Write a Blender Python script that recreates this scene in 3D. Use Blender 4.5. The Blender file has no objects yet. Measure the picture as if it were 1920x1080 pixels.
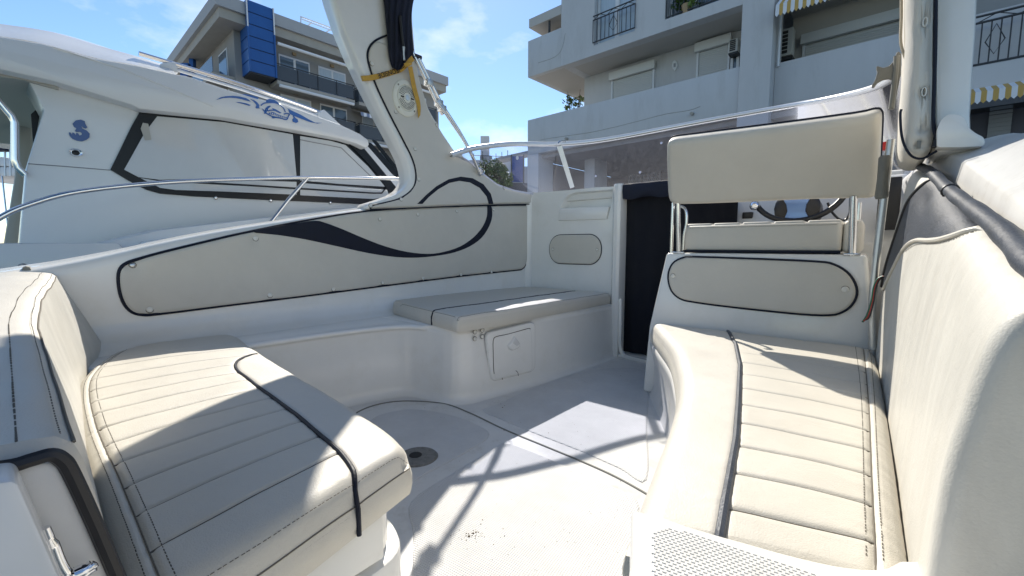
import bpy, bmesh, math, random
from mathutils import Vector, Matrix
from mathutils.geometry import delaunay_2d_cdt
random.seed(7)
R = math.radians
scene = bpy.context.scene

# ------------------------------------------------------------------ camera, sky, sun, exposure
FPX, CAMH, PIT, YAW = 805.0, 0.85, R(5.67), R(40.0)
cam_d = bpy.data.cameras.new('camera'); cam = bpy.data.objects.new('camera', cam_d)
scene.collection.objects.link(cam); scene.camera = cam
cam.location = (0, 0, CAMH); cam.rotation_euler = (R(90) - PIT, 0, YAW)
cam_d.sensor_width = 36; cam_d.lens = 36 * FPX / 1920; cam_d.clip_start = 0.01; cam_d.clip_end = 2000

SUN = Vector((-0.84, 0.77, 1.0)).normalized()          # towards the sun
world = bpy.data.worlds.new('World'); scene.world = world; world.use_nodes = True
wn = world.node_tree.nodes; wl = world.node_tree.links; wn.clear()
w_out = wn.new('ShaderNodeOutputWorld'); w_bg = wn.new('ShaderNodeBackground')
sky = wn.new('ShaderNodeTexSky'); sky.sky_type = 'NISHITA'; sky.sun_disc = False
sky.sun_elevation = math.asin(SUN.z); sky.sun_rotation = math.atan2(SUN.x, SUN.y)
sky.air_density = 1.0; sky.dust_density = 0.1; sky.ozone_density = 2.0
w_bg.inputs['Strength'].default_value = 0.122
w_tc = wn.new('ShaderNodeTexCoord'); w_map = wn.new('ShaderNodeMapping')
w_map.inputs['Scale'].default_value = (1.0, 1.0, 2.2); w_map.inputs['Location'].default_value = (0.31, 0.12, 0.0)
w_no = wn.new('ShaderNodeTexNoise'); w_no.inputs['Scale'].default_value = 4.2; w_no.inputs['Detail'].default_value = 9
w_no.inputs['Roughness'].default_value = 0.58
w_rp = wn.new('ShaderNodeValToRGB'); w_rp.color_ramp.elements[0].position = 0.50; w_rp.color_ramp.elements[1].position = 0.80
w_rp.color_ramp.elements[1].color = (0.75, 0.75, 0.75, 1)
w_hs = wn.new('ShaderNodeHueSaturation'); w_hs.inputs['Saturation'].default_value = 1.12; w_hs.inputs['Value'].default_value = 0.92
w_mx = wn.new('ShaderNodeMixRGB'); w_mx.inputs[2].default_value = (6.5, 6.7, 6.9, 1)
wl.new(w_tc.outputs['Generated'], w_map.inputs[0]); wl.new(w_map.outputs[0], w_no.inputs['Vector'])
wl.new(w_no.outputs['Fac'], w_rp.inputs[0]); wl.new(w_rp.outputs[0], w_mx.inputs[0])
wl.new(sky.outputs[0], w_hs.inputs['Color']); wl.new(w_hs.outputs[0], w_mx.inputs[1]); wl.new(w_mx.outputs[0], w_bg.inputs['Color']); wl.new(w_bg.outputs[0], w_out.inputs[0])

sun_d = bpy.data.lights.new('sun', 'SUN'); sun_d.energy = 4.1; sun_d.angle = R(0.53); sun_d.color = (1.0, 0.94, 0.84)
sun = bpy.data.objects.new('sun', sun_d); scene.collection.objects.link(sun)
sun.rotation_euler = (-SUN).to_track_quat('-Z', 'Y').to_euler(); sun.location = (0, 0, 30)
vs = scene.view_settings; vs.view_transform = 'Standard'; vs.look = 'None'; vs.gamma = 1; vs.use_curve_mapping = False
vs.exposure = 0.68

# ------------------------------------------------------------------ pixel of the photograph -> point on a real surface
FW = Vector((-math.sin(YAW) * math.cos(PIT), math.cos(YAW) * math.cos(PIT), -math.sin(PIT)))
RT = Vector((math.cos(YAW), math.sin(YAW), 0)); UP = RT.cross(FW); CP = Vector((0, 0, CAMH))
def ray(px, py): return FW * FPX + RT * (px - 960) - UP * (py - 540)
def onZ(px, py, z): d = ray(px, py); return CP + d * ((z - CP.z) / d.z)
def onX(px, py, x): d = ray(px, py); return CP + d * ((x - CP.x) / d.x)
def onY(px, py, y): d = ray(px, py); return CP + d * ((y - CP.y) / d.y)
def onP(px, py, p0, n): d = ray(px, py); return CP + d * ((Vector(p0) - CP).dot(n) / d.dot(n))
def lerp_tab(tab, v):
    if v <= tab[0][0]: return tab[0][1]
    for (a, fa), (b, fb) in zip(tab, tab[1:]):
        if v <= b:
            k = (v - a) / (b - a); return fa + (fb - fa) * k
    return tab[-1][1]
WALL = [(-0.3, -2.30), (0.0, -2.42), (0.25, -2.47), (0.8, -2.475), (1.5, -2.46), (2.3, -2.42), (2.75, -2.37), (3.05, -2.325), (4.5, -2.0)]
def wall_x(y):                                           # inner face of the port coaming, in plan
    return sum(lerp_tab(WALL, y + d) for d in (-0.12, -0.06, 0, 0.06, 0.12)) / 5
def onW(px, py, off=0.0):
    x = -2.45
    for _ in range(12):
        p = onX(px, py, x + off); x = wall_x(p.y)
    return onX(px, py, x + off)

# ------------------------------------------------------------------ materials
MAT = {}
def nodes_of(name):
    m = bpy.data.materials.new(name); m.use_nodes = True; MAT[name] = m
    nt = m.node_tree; b = nt.nodes['Principled BSDF']
    return m, nt, b
def mat(name, col, rough=0.5, metal=0.0, var=0.0, vscale=3.0, bump=0.0, bscale=60.0, stain=None, stain_scale=4.0, stain_amt=0.5,
        coat=0.0, spec=0.5, crease=0.0, bkind='NOISE', detail=4, stretch=(1, 1, 1)):
    m, nt, b = nodes_of(name); N, L = nt.nodes, nt.links
    b.inputs['Base Color'].default_value = (*col, 1); b.inputs['Roughness'].default_value = rough
    b.inputs['Metallic'].default_value = metal; b.inputs['Coat Weight'].default_value = coat
    b.inputs['Specular IOR Level'].default_value = spec
    tc = N.new('ShaderNodeTexCoord'); mp = N.new('ShaderNodeMapping'); mp.inputs['Scale'].default_value = stretch
    L.new(tc.outputs['Object'], mp.inputs[0])
    src = None
    if var:
        n = N.new('ShaderNodeTexNoise'); n.inputs['Scale'].default_value = vscale; n.inputs['Detail'].default_value = 6
        n.inputs['Roughness'].default_value = 0.65; L.new(mp.outputs[0], n.inputs['Vector'])
        mr = N.new('ShaderNodeMapRange'); mr.inputs[1].default_value = 0.3; mr.inputs[2].default_value = 0.7
        mr.inputs[3].default_value = 1 - var; mr.inputs[4].default_value = 1 + var * 0.4; L.new(n.outputs['Fac'], mr.inputs[0])
        hs = N.new('ShaderNodeHueSaturation'); hs.inputs['Color'].default_value = (*col, 1); L.new(mr.outputs[0], hs.inputs['Value'])
        src = hs.outputs[0]
        mr2 = N.new('ShaderNodeMapRange'); mr2.inputs[3].default_value = rough * 0.85; mr2.inputs[4].default_value = min(1, rough * 1.25)
        L.new(n.outputs['Fac'], mr2.inputs[0]); L.new(mr2.outputs[0], b.inputs['Roughness'])
    if stain:
        n = N.new('ShaderNodeTexNoise'); n.inputs['Scale'].default_value = stain_scale; n.inputs['Detail'].default_value = 8
        n.inputs['Roughness'].default_value = 0.72; L.new(mp.outputs[0], n.inputs['Vector'])
        rp = N.new('ShaderNodeValToRGB'); rp.color_ramp.elements[0].position = 0.52; rp.color_ramp.elements[1].position = 0.75
        rp.color_ramp.elements[1].color = (stain_amt,) * 3 + (1,); L.new(n.outputs['Fac'], rp.inputs[0])
        mx = N.new('ShaderNodeMixRGB'); mx.inputs[1].default_value = (*col, 1); mx.inputs[2].default_value = (*stain, 1)
        L.new(rp.outputs[0], mx.inputs[0])
        if src: L.new(src, mx.inputs[1])
        src = mx.outputs[0]
    if src: L.new(src, b.inputs['Base Color'])
    if bump:
        if bkind == 'VORONOI':
            n = N.new('ShaderNodeTexVoronoi'); n.inputs['Scale'].default_value = bscale; h = n.outputs['Distance']
        else:
            n = N.new('ShaderNodeTexNoise'); n.inputs['Scale'].default_value = bscale; n.inputs['Detail'].default_value = detail; h = n.outputs['Fac']
        L.new(tc.outputs['Object'], n.inputs['Vector'])
        bm_ = N.new('ShaderNodeBump'); bm_.inputs['Strength'].default_value = bump; bm_.inputs['Distance'].default_value = 0.004
        L.new(h, bm_.inputs['Height']); L.new(bm_.outputs[0], b.inputs['Normal'])
        if crease:
            n2 = N.new('ShaderNodeTexNoise'); n2.inputs['Scale'].default_value = 16; n2.inputs['Detail'].default_value = 5; n2.inputs['Distortion'].default_value = 1.2
            L.new(tc.outputs['Object'], n2.inputs['Vector']); b2 = N.new('ShaderNodeBump'); b2.inputs['Strength'].default_value = crease; b2.inputs['Distance'].default_value = 0.012
            L.new(n2.outputs['Fac'], b2.inputs['Height']); L.new(b2.outputs[0], bm_.inputs['Normal'])
    return m
mat('gelcoat', (0.82, 0.805, 0.76), 0.19, coat=0.3, var=0.05, vscale=2.2, stain=(0.62, 0.57, 0.44), stain_scale=5.0, stain_amt=0.22, bump=0.03, bscale=9)
mat('gelcoat_worn', (0.68, 0.67, 0.645), 0.30, var=0.10, vscale=5, stain=(0.42, 0.39, 0.33), stain_scale=11, stain_amt=0.55, bump=0.05, bscale=40)
mat('vinyl', (0.61, 0.575, 0.50), 0.46, var=0.045, vscale=6, stain=(0.50, 0.44, 0.35), stain_scale=9, stain_amt=0.14, bump=0.22, bscale=420, detail=2, crease=0.12)
mat('vinyl_light', (0.64, 0.605, 0.535), 0.45, var=0.045, vscale=4, stain=(0.50, 0.45, 0.36), stain_scale=7, stain_amt=0.14, bump=0.20, bscale=420, detail=2, crease=0.12)
mat('vinyl_grain', (0.61, 0.59, 0.535), 0.42, var=0.13, vscale=14, bump=0.14, bscale=330, detail=3, stretch=(1, 1, 0.25), stain=(0.5, 0.46, 0.38), stain_scale=12, stain_amt=0.3, crease=0.12)
mat('navy_vinyl', (0.006, 0.009, 0.022), 0.5, spec=0.3, var=0.25, vscale=20, bump=0.2, bscale=300)
mat('slate_vinyl', (0.034, 0.043, 0.062), 0.45, var=0.35, vscale=16, bump=0.35, bscale=160, stain=(0.09, 0.10, 0.12), stain_scale=26, stain_amt=0.35)
mat('black_rubber', (0.012, 0.012, 0.015), 0.45, var=0.2, vscale=30)
mat('thread', (0.10, 0.085, 0.065), 0.8)
mat('seam_dark', (0.16, 0.14, 0.11), 0.8)
mat('stitch_hole', (0.12, 0.10, 0.08), 0.8)
mat('steel', (0.74, 0.74, 0.75), 0.13, 1.0, var=0.06, vscale=30)
mat('aluminium', (0.66, 0.66, 0.64), 0.38, 1.0, var=0.1, vscale=30)
mat('alu_white', (0.72, 0.73, 0.74), 0.28, 0.35, var=0.06, vscale=8)
mat('chrome', (0.85, 0.85, 0.86), 0.05, 1.0)
mat('button', (0.72, 0.70, 0.64), 0.30)
mat('seat_ring', (0.20, 0.18, 0.14), 0.7)
mat('grey_plastic', (0.19, 0.185, 0.16), 0.5, var=0.1, vscale=20)
mat('black_plastic', (0.014, 0.014, 0.016), 0.4)
mat('red_plastic', (0.5, 0.02, 0.015), 0.35)
mat('cream_plastic', (0.80, 0.78, 0.68), 0.4, var=0.05, vscale=10)
mat('dark_hole', (0.012, 0.012, 0.012), 0.8)
mat('canvas_navy', (0.008, 0.012, 0.030), 0.75, var=0.3, vscale=12, bump=0.5, bscale=350)
mat('curtain_navy', (0.003, 0.004, 0.010), 0.85, var=0.3, vscale=6, bump=0.3, bscale=200)
mat('strap_yellow', (0.62, 0.36, 0.06), 0.7, var=0.2, vscale=40, bump=0.4, bscale=500)
mat('print_black', (0.02, 0.02, 0.02), 0.7)
mat('wire_green', (0.02, 0.12, 0.07), 0.5); mat('wire_red', (0.4, 0.03, 0.02), 0.5)
mat('rope_beige', (0.50, 0.43, 0.32), 0.8, bump=0.6, bscale=300)
mat('rust_disc', (0.23, 0.22, 0.20), 0.55, 0.4, var=0.45, vscale=60, bump=0.5, bscale=200)
mat('crumb', (0.22, 0.15, 0.09), 0.9)
mat('hub_blue_reflection', (0.16, 0.26, 0.50), 0.28, 0.7)  # blue reflected in the metal is put into its base colour
mat('yacht_white', (0.70, 0.71, 0.71), 0.22, var=0.04, vscale=1.5, bump=0.02, bscale=6)
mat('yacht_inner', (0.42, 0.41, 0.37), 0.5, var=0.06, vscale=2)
mat('yacht_black', (0.008, 0.009, 0.012), 0.3, spec=0.3)
mat('yacht_tint', (0.25, 0.26, 0.28), 0.15)
mat('yacht_blind', (0.54, 0.555, 0.56), 0.6, coat=1.0, bump=0.35, bscale=5, var=0.06, vscale=3)
mat('decal_blue', (0.035, 0.13, 0.40), 0.4); mat('decal_grey_blue', (0.07, 0.13, 0.30), 0.4)
mat('plaster', (0.54, 0.54, 0.54), 0.85, var=0.05, vscale=1.2, stain=(0.40, 0.39, 0.37), stain_scale=1.3, stain_amt=0.55, bump=0.5, bscale=30, stretch=(1.6, 1.6, 0.35))
mat('plaster_warm', (0.49, 0.465, 0.43), 0.85, var=0.06, vscale=1.0, stain=(0.45, 0.42, 0.37), stain_scale=1.6, stain_amt=0.45, bump=0.4, bscale=25)
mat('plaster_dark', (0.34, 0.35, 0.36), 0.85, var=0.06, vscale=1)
mat('crack', (0.33, 0.32, 0.30), 0.9)
mat('concrete_band', (0.36, 0.34, 0.30), 0.85, var=0.1, vscale=2)
mat('shutter', (0.56, 0.56, 0.54), 0.6); mat('shutter_box', (0.66, 0.66, 0.64), 0.6)
mat('iron', (0.03, 0.032, 0.036), 0.5)
mat('window_glass', (0.10, 0.14, 0.18), 0.06, spec=0.8)
mat('window_frame', (0.70, 0.71, 0.72), 0.45)
mat('curtain_pale', (0.46, 0.55, 0.63), 0.6, var=0.15, vscale=8, stretch=(6, 6, 0.4))
mat('balcony_glass', (0.06, 0.065, 0.07), 0.2)
mat('sign_blue', (0.008, 0.085, 0.30), 0.35, var=0.1, vscale=1.0)
mat('awning_white', (0.70, 0.71, 0.72), 0.8); mat('awning_yellow', (0.50, 0.32, 0.09), 0.8); mat('awning_blue', (0.20, 0.24, 0.33), 0.8)
mat('ac_white', (0.55, 0.55, 0.52), 0.5); mat('ac_dark', (0.03, 0.03, 0.03), 0.6)
mat('lamp_amber', (0.30, 0.20, 0.10), 0.4)
mat('bark', (0.10, 0.07, 0.045), 0.9, bump=0.8, bscale=30)
mat('banner_blue', (0.015, 0.06, 0.28), 0.6)
mat('quay_stone', (0.36, 0.35, 0.33), 0.9, var=0.12, vscale=1.0)
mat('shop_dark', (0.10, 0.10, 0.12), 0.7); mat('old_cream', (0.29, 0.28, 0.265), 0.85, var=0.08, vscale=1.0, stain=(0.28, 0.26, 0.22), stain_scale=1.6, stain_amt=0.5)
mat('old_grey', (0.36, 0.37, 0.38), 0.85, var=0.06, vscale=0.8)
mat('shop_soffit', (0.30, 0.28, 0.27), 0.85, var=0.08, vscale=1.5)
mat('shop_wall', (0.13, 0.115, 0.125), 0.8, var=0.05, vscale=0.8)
mat('tile_grey', (0.30, 0.31, 0.33), 0.8)
def mat_leaf():
    m, nt, b = nodes_of('leaf'); N, L = nt.nodes, nt.links
    n = N.new('ShaderNodeTexNoise'); n.inputs['Scale'].default_value = 3.0
    rp = N.new('ShaderNodeValToRGB'); rp.color_ramp.elements[0].position = 0.35; rp.color_ramp.elements[1].position = 0.68
    rp.color_ramp.elements[0].color = (0.04, 0.085, 0.02, 1); rp.color_ramp.elements[1].color = (0.15, 0.23, 0.055, 1)
    tc = N.new('ShaderNodeTexCoord'); L.new(tc.outputs['Object'], n.inputs['Vector'])
    L.new(n.outputs['Fac'], rp.inputs[0]); L.new(rp.outputs[0], b.inputs['Base Color'])
    b.inputs['Roughness'].default_value = 0.5; b.inputs['Transmission Weight'].default_value = 0.0
mat_leaf()
def mat_glass(name, tint, haze, haze_col):
    m = bpy.data.materials.new(name); m.use_nodes = True; MAT[name] = m
    nt = m.node_tree; N, L = nt.nodes, nt.links; N.clear()
    out = N.new('ShaderNodeOutputMaterial'); tr = N.new('ShaderNodeBsdfTransparent'); tr.inputs[0].default_value = (*tint, 1)
    gl = N.new('ShaderNodeBsdfGlossy'); gl.inputs['Roughness'].default_value = 0.06
    fr = N.new('ShaderNodeFresnel'); fr.inputs[0].default_value = 1.45
    m1 = N.new('ShaderNodeMixShader'); L.new(fr.outputs[0], m1.inputs[0]); L.new(tr.outputs[0], m1.inputs[1]); L.new(gl.outputs[0], m1.inputs[2])
    df = N.new('ShaderNodeBsdfDiffuse'); df.inputs[0].default_value = (*haze_col, 1)
    tl = N.new('ShaderNodeBsdfTranslucent'); tl.inputs[0].default_value = (*haze_col, 1)
    ad = N.new('ShaderNodeMixShader'); ad.inputs[0].default_value = 0.5; L.new(df.outputs[0], ad.inputs[1]); L.new(tl.outputs[0], ad.inputs[2])
    n = N.new('ShaderNodeTexNoise'); n.inputs['Scale'].default_value = 26; n.inputs['Detail'].default_value = 9; n.inputs['Roughness'].default_value = 0.75
    tc = N.new('ShaderNodeTexCoord'); L.new(tc.outputs['Object'], n.inputs['Vector'])
    mr = N.new('ShaderNodeMapRange'); mr.inputs[1].default_value = 0.45; mr.inputs[2].default_value = 0.75; mr.inputs[3].default_value = haze * 0.5; mr.inputs[4].default_value = haze * 2.4
    L.new(n.outputs['Fac'], mr.inputs[0])
    m2 = N.new('ShaderNodeMixShader'); L.new(mr.outputs[0], m2.inputs[0]); L.new(m1.outputs[0], m2.inputs[1]); L.new(ad.outputs[0], m2.inputs[2])
    L.new(m2.outputs[0], out.inputs[0]); return m
mat_glass('acrylic', (0.76, 0.79, 0.92), 0.030, (0.58, 0.57, 0.64))
def mat_nonskid():
    m, nt, b = nodes_of('nonskid'); N, L = nt.nodes, nt.links
    tc = N.new('ShaderNodeTexCoord'); mp = N.new('ShaderNodeMapping'); mp.inputs['Rotation'].default_value = (0, 0, R(38)); L.new(tc.outputs['Object'], mp.inputs[0])
    sx = N.new('ShaderNodeSeparateXYZ'); L.new(mp.outputs[0], sx.inputs[0])
    hs = []
    for k in (0, 1):
        a = N.new('ShaderNodeMath'); a.operation = 'MULTIPLY'; a.inputs[1].default_value = 2 * math.pi / 0.0095; L.new(sx.outputs[k], a.inputs[0])
        s = N.new('ShaderNodeMath'); s.operation = 'SINE'; L.new(a.outputs[0], s.inputs[0]); hs.append(s)
    mu = N.new('ShaderNodeMath'); mu.operation = 'MULTIPLY'; L.new(hs[0].outputs[0], mu.inputs[0]); L.new(hs[1].outputs[0], mu.inputs[1])
    bp = N.new('ShaderNodeBump'); bp.inputs['Strength'].default_value = 0.55; bp.inputs['Distance'].default_value = 0.0016
    L.new(mu.outputs[0], bp.inputs['Height']); L.new(bp.outputs[0], b.inputs['Normal'])
    n = N.new('ShaderNodeTexNoise'); n.inputs['Scale'].default_value = 7; n.inputs['Detail'].default_value = 8; n.inputs['Roughness'].default_value = 0.7; L.new(tc.outputs['Object'], n.inputs['Vector'])
    rp = N.new('ShaderNodeValToRGB'); rp.color_ramp.elements[0].position = 0.35; rp.color_ramp.elements[1].position = 0.72
    rp.color_ramp.elements[0].color = (0.59, 0.585, 0.57, 1); rp.color_ramp.elements[1].color = (0.68, 0.675, 0.66, 1)
    L.new(n.outputs['Fac'], rp.inputs[0])
    rp2 = N.new('ShaderNodeValToRGB'); rp2.color_ramp.elements[0].position = 0.25; rp2.color_ramp.elements[0].color = (0.88, 0.88, 0.88, 1); rp2.color_ramp.elements[1].position = 0.55
    mm = N.new('ShaderNodeMapRange'); mm.inputs[1].default_value = -1; L.new(mu.outputs[0], mm.inputs[0]); L.new(mm.outputs[0], rp2.inputs[0])
    mx = N.new('ShaderNodeMixRGB'); mx.blend_type = 'MULTIPLY'; mx.inputs[0].default_value = 1; L.new(rp.outputs[0], mx.inputs[1]); L.new(rp2.outputs[0], mx.inputs[2])
    L.new(mx.outputs[0], b.inputs['Base Color']); b.inputs['Roughness'].default_value = 0.42
mat_nonskid()
def mat_water():
    m, nt, b = nodes_of('water'); N, L = nt.nodes, nt.links
    b.inputs['Base Color'].default_value = (0.02, 0.06, 0.07, 1); b.inputs['Roughness'].default_value = 0.08
    n = N.new('ShaderNodeTexNoise'); n.inputs['Scale'].default_value = 2.5; n.inputs['Detail'].default_value = 4
    tc = N.new('ShaderNodeTexCoord'); L.new(tc.outputs['Object'], n.inputs['Vector'])
    bp = N.new('ShaderNodeBump'); bp.inputs['Strength'].default_value = 0.4; bp.inputs['Distance'].default_value = 0.1
    L.new(n.outputs['Fac'], bp.inputs['Height']); L.new(bp.outputs[0], b.inputs['Normal'])
mat_water()

# ------------------------------------------------------------------ mesh helpers
COL = scene.collection
def thing(name, label, cat, loc=(0, 0, 0), group=None):
    o = bpy.data.objects.new(name, None); COL.objects.link(o); o.location = loc; o.empty_display_size = 0.1
    o['label'] = label; o['category'] = cat
    if group: o['group'] = group
    return o
def tag(o, label, cat, group=None):
    o['label'] = label; o['category'] = cat
    if group: o['group'] = group
    return o
def base_loc(p):                                        # parts are meshed in scene coordinates, so only a top-level Empty carries an offset
    return Vector(p.location) if p.parent is None else Vector((0, 0, 0))
def mk(name, verts, faces, m, parent=None, smooth=True, label=None, kind=None):
    me = bpy.data.meshes.new(name); me.from_pydata([tuple(v) for v in verts], [], [tuple(f) for f in faces])
    me.validate(); me.update()
    bm = bmesh.new(); bm.from_mesh(me); bmesh.ops.recalc_face_normals(bm, faces=bm.faces); bm.to_mesh(me); bm.free()
    if smooth:
        me.polygons.foreach_set('use_smooth', [True] * len(me.polygons))
        if smooth != 'all': me.set_sharp_from_angle(angle=R(38))
    me.materials.append(MAT[m] if isinstance(m, str) else m)
    o = bpy.data.objects.new(name, me); COL.objects.link(o)
    if parent is not None:
        o.parent = parent; o.matrix_parent_inverse = Matrix.Translation(-base_loc(parent))
    if label: o['label'] = label
    if kind: o['kind'] = kind
    return o
def catmull(pts, n=6, closed=False):
    pts = [Vector(p) for p in pts]; out = []; N = len(pts)
    rng = range(N) if closed else range(N - 1)
    for i in rng:
        p0 = pts[(i - 1) % N] if closed or i > 0 else pts[0] * 2 - pts[1]
        p1, p2 = pts[i], pts[(i + 1) % N]
        p3 = pts[(i + 2) % N] if closed or i + 2 < N else pts[-1] * 2 - pts[-2]
        for k in range(n):
            t = k / n
            out.append(0.5 * ((2 * p1) + (p2 - p0) * t + (2 * p0 - 5 * p1 + 4 * p2 - p3) * t * t + (3 * p1 - p0 - 3 * p2 + p3) * t ** 3))
    if not closed: out.append(pts[-1].copy())
    return out
def tube_geo(pts, r, segs=8, closed=False, caps=True):
    pts = [Vector(p) for p in pts]; N = len(pts); V, Fc = [], []
    rr = r if isinstance(r, (list, tuple)) else [r] * N
    def tan(i):
        a = pts[(i - 1) % N] if closed or i > 0 else pts[i]; b = pts[(i + 1) % N] if closed or i < N - 1 else pts[i]
        return (b - a).normalized()
    t0 = tan(0); ref = Vector((0, 0, 1)) if abs(t0.z) < 0.9 else Vector((1, 0, 0))
    u = (ref - t0 * ref.dot(t0)).normalized()
    for i in range(N):
        t = tan(i); u = u - t * u.dot(t)
        u = u.normalized() if u.length > 1e-6 else t.orthogonal().normalized()
        w = t.cross(u)
        for k in range(segs):
            a = 2 * math.pi * k / segs; V.append(pts[i] + (u * math.cos(a) + w * math.sin(a)) * rr[i])
    for i in range(N if closed else N - 1):
        for k in range(segs):
            a, b = i * segs + k, i * segs + (k + 1) % segs; c = ((i + 1) % N) * segs
            Fc.append((a, b, c + (k + 1) % segs, c + k))
    if caps and not closed:
        Fc.append(tuple(range(segs))[::-1]); Fc.append(tuple((N - 1) * segs + k for k in range(segs)))
    return V, Fc
def tube(name, pts, r, m, parent=None, segs=8, closed=False, sm=0, **kw):
    if sm: pts = catmull(pts, sm, closed)
    V, Fc = tube_geo(pts, r, segs, closed); return mk(name, V, Fc, m, parent, **kw)
def merge(geos):
    V, Fc = [], []
    for v, f in geos:
        o = len(V); V += list(v); Fc += [tuple(i + o for i in q) for q in f]
    return V, Fc
def box_geo(lo, hi):
    x0, y0, z0 = lo; x1, y1, z1 = hi
    V = [Vector(p) for p in ((x0, y0, z0), (x1, y0, z0), (x1, y1, z0), (x0, y1, z0), (x0, y0, z1), (x1, y0, z1), (x1, y1, z1), (x0, y1, z1))]
    return V, [(0, 3, 2, 1), (4, 5, 6, 7), (0, 1, 5, 4), (1, 2, 6, 5), (2, 3, 7, 6), (3, 0, 4, 7)]
def bevel_mk(name, V, Fc, m, parent, bev=0.01, segs=2, **kw):
    bm = bmesh.new(); vs_ = [bm.verts.new(v) for v in V]
    for f in Fc: bm.faces.new([vs_[i] for i in f])
    bmesh.ops.recalc_face_normals(bm, faces=bm.faces)
    es = [e for e in bm.edges if len(e.link_faces) == 2 and e.calc_face_angle() > R(25)]
    if bev: bmesh.ops.bevel(bm, geom=es, offset=bev, segments=segs, profile=0.5, affect='EDGES', clamp_overlap=True)
    bm.verts.index_update(); V2 = [v.co.copy() for v in bm.verts]; F2 = [[v.index for v in f.verts] for f in bm.faces]; bm.free()
    return mk(name, V2, F2, m, parent, **kw)
def box(name, lo, hi, m, parent=None, bev=0.0, xf=None, **kw):
    V, Fc = box_geo(lo, hi)
    if xf: V = [xf @ v for v in V]
    if bev: return bevel_mk(name, V, Fc, m, parent, bev, **kw)
    return mk(name, V, Fc, m, parent, smooth=False, **kw)
def prism(name, pts, ext, m, parent=None, bev=0.0, **kw):          # planar outline pushed along a vector
    pts = [Vector(p) for p in pts]; ext = Vector(ext); n = len(pts)
    V = pts + [p + ext for p in pts]
    Fc = [tuple(range(n))[::-1], tuple(range(n, 2 * n))] + [(i, (i + 1) % n, n + (i + 1) % n, n + i) for i in range(n)]
    if bev: return bevel_mk(name, V, Fc, m, parent, bev, **kw)
    return mk(name, V, Fc, m, parent, **kw)
def prism_geo(pts, ext):
    pts = [Vector(p) for p in pts]; ext = Vector(ext); n = len(pts)
    return pts + [p + ext for p in pts], [tuple(range(n))[::-1], tuple(range(n, 2 * n))] + [(i, (i + 1) % n, n + (i + 1) % n, n + i) for i in range(n)]
def inset2(P, d):                                                    # offset a ccw loop inwards
    out = []; n = len(P)
    for i in range(n):
        a, b, c = P[i - 1], P[i], P[(i + 1) % n]
        e1 = (b - a).normalized(); e2 = (c - b).normalized()
        n1 = Vector((-e1.y, e1.x)); n2 = Vector((-e2.y, e2.x)); m_ = n1 + n2
        m_ = m_.normalized() if m_.length > 1e-6 else n1
        out.append(b + m_ * (d / max(0.45, m_.dot(n1))))
    return out
def area2(P): return 0.5 * sum(P[i - 1].x * P[i].y - P[i].x * P[i - 1].y for i in range(len(P)))
def inside2(p, P):
    c = False; j = len(P) - 1
    for i in range(len(P)):
        if (P[i].y > p.y) != (P[j].y > p.y) and p.x < (P[j].x - P[i].x) * (p.y - P[i].y) / (P[j].y - P[i].y) + P[i].x: c = not c
        j = i
    return c
def resample(P, step, closed=True):
    out = []; n = len(P)
    for i in range(n if closed else n - 1):
        a, b = P[i], P[(i + 1) % n]; k = max(1, int(round((b - a).length / step)))
        for j in range(k): out.append(a + (b - a) * (j / k))
    if not closed: out.append(P[-1])
    return out
def fill2(loops, holes=(), pts=()):
    """Constrained triangulation of nested loops (first is the outside); returns 2d points and triangles."""
    V, E = [], []
    for lp in list(loops) + list(holes):
        o = len(V); V += lp; E += [(o + i, o + (i + 1) % len(lp)) for i in range(len(lp))]
    V += list(pts)
    r = delaunay_2d_cdt(V, E, [], 0, 1e-6)
    vo, fo = r[0], r[2]; outer = loops[0]; F_ = []
    for f in fo:
        c = sum((vo[i] for i in f), Vector((0, 0))) / len(f)
        if inside2(c, outer) and not any(inside2(c, h) for h in holes): F_.append(tuple(f))
    return vo, F_
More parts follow.
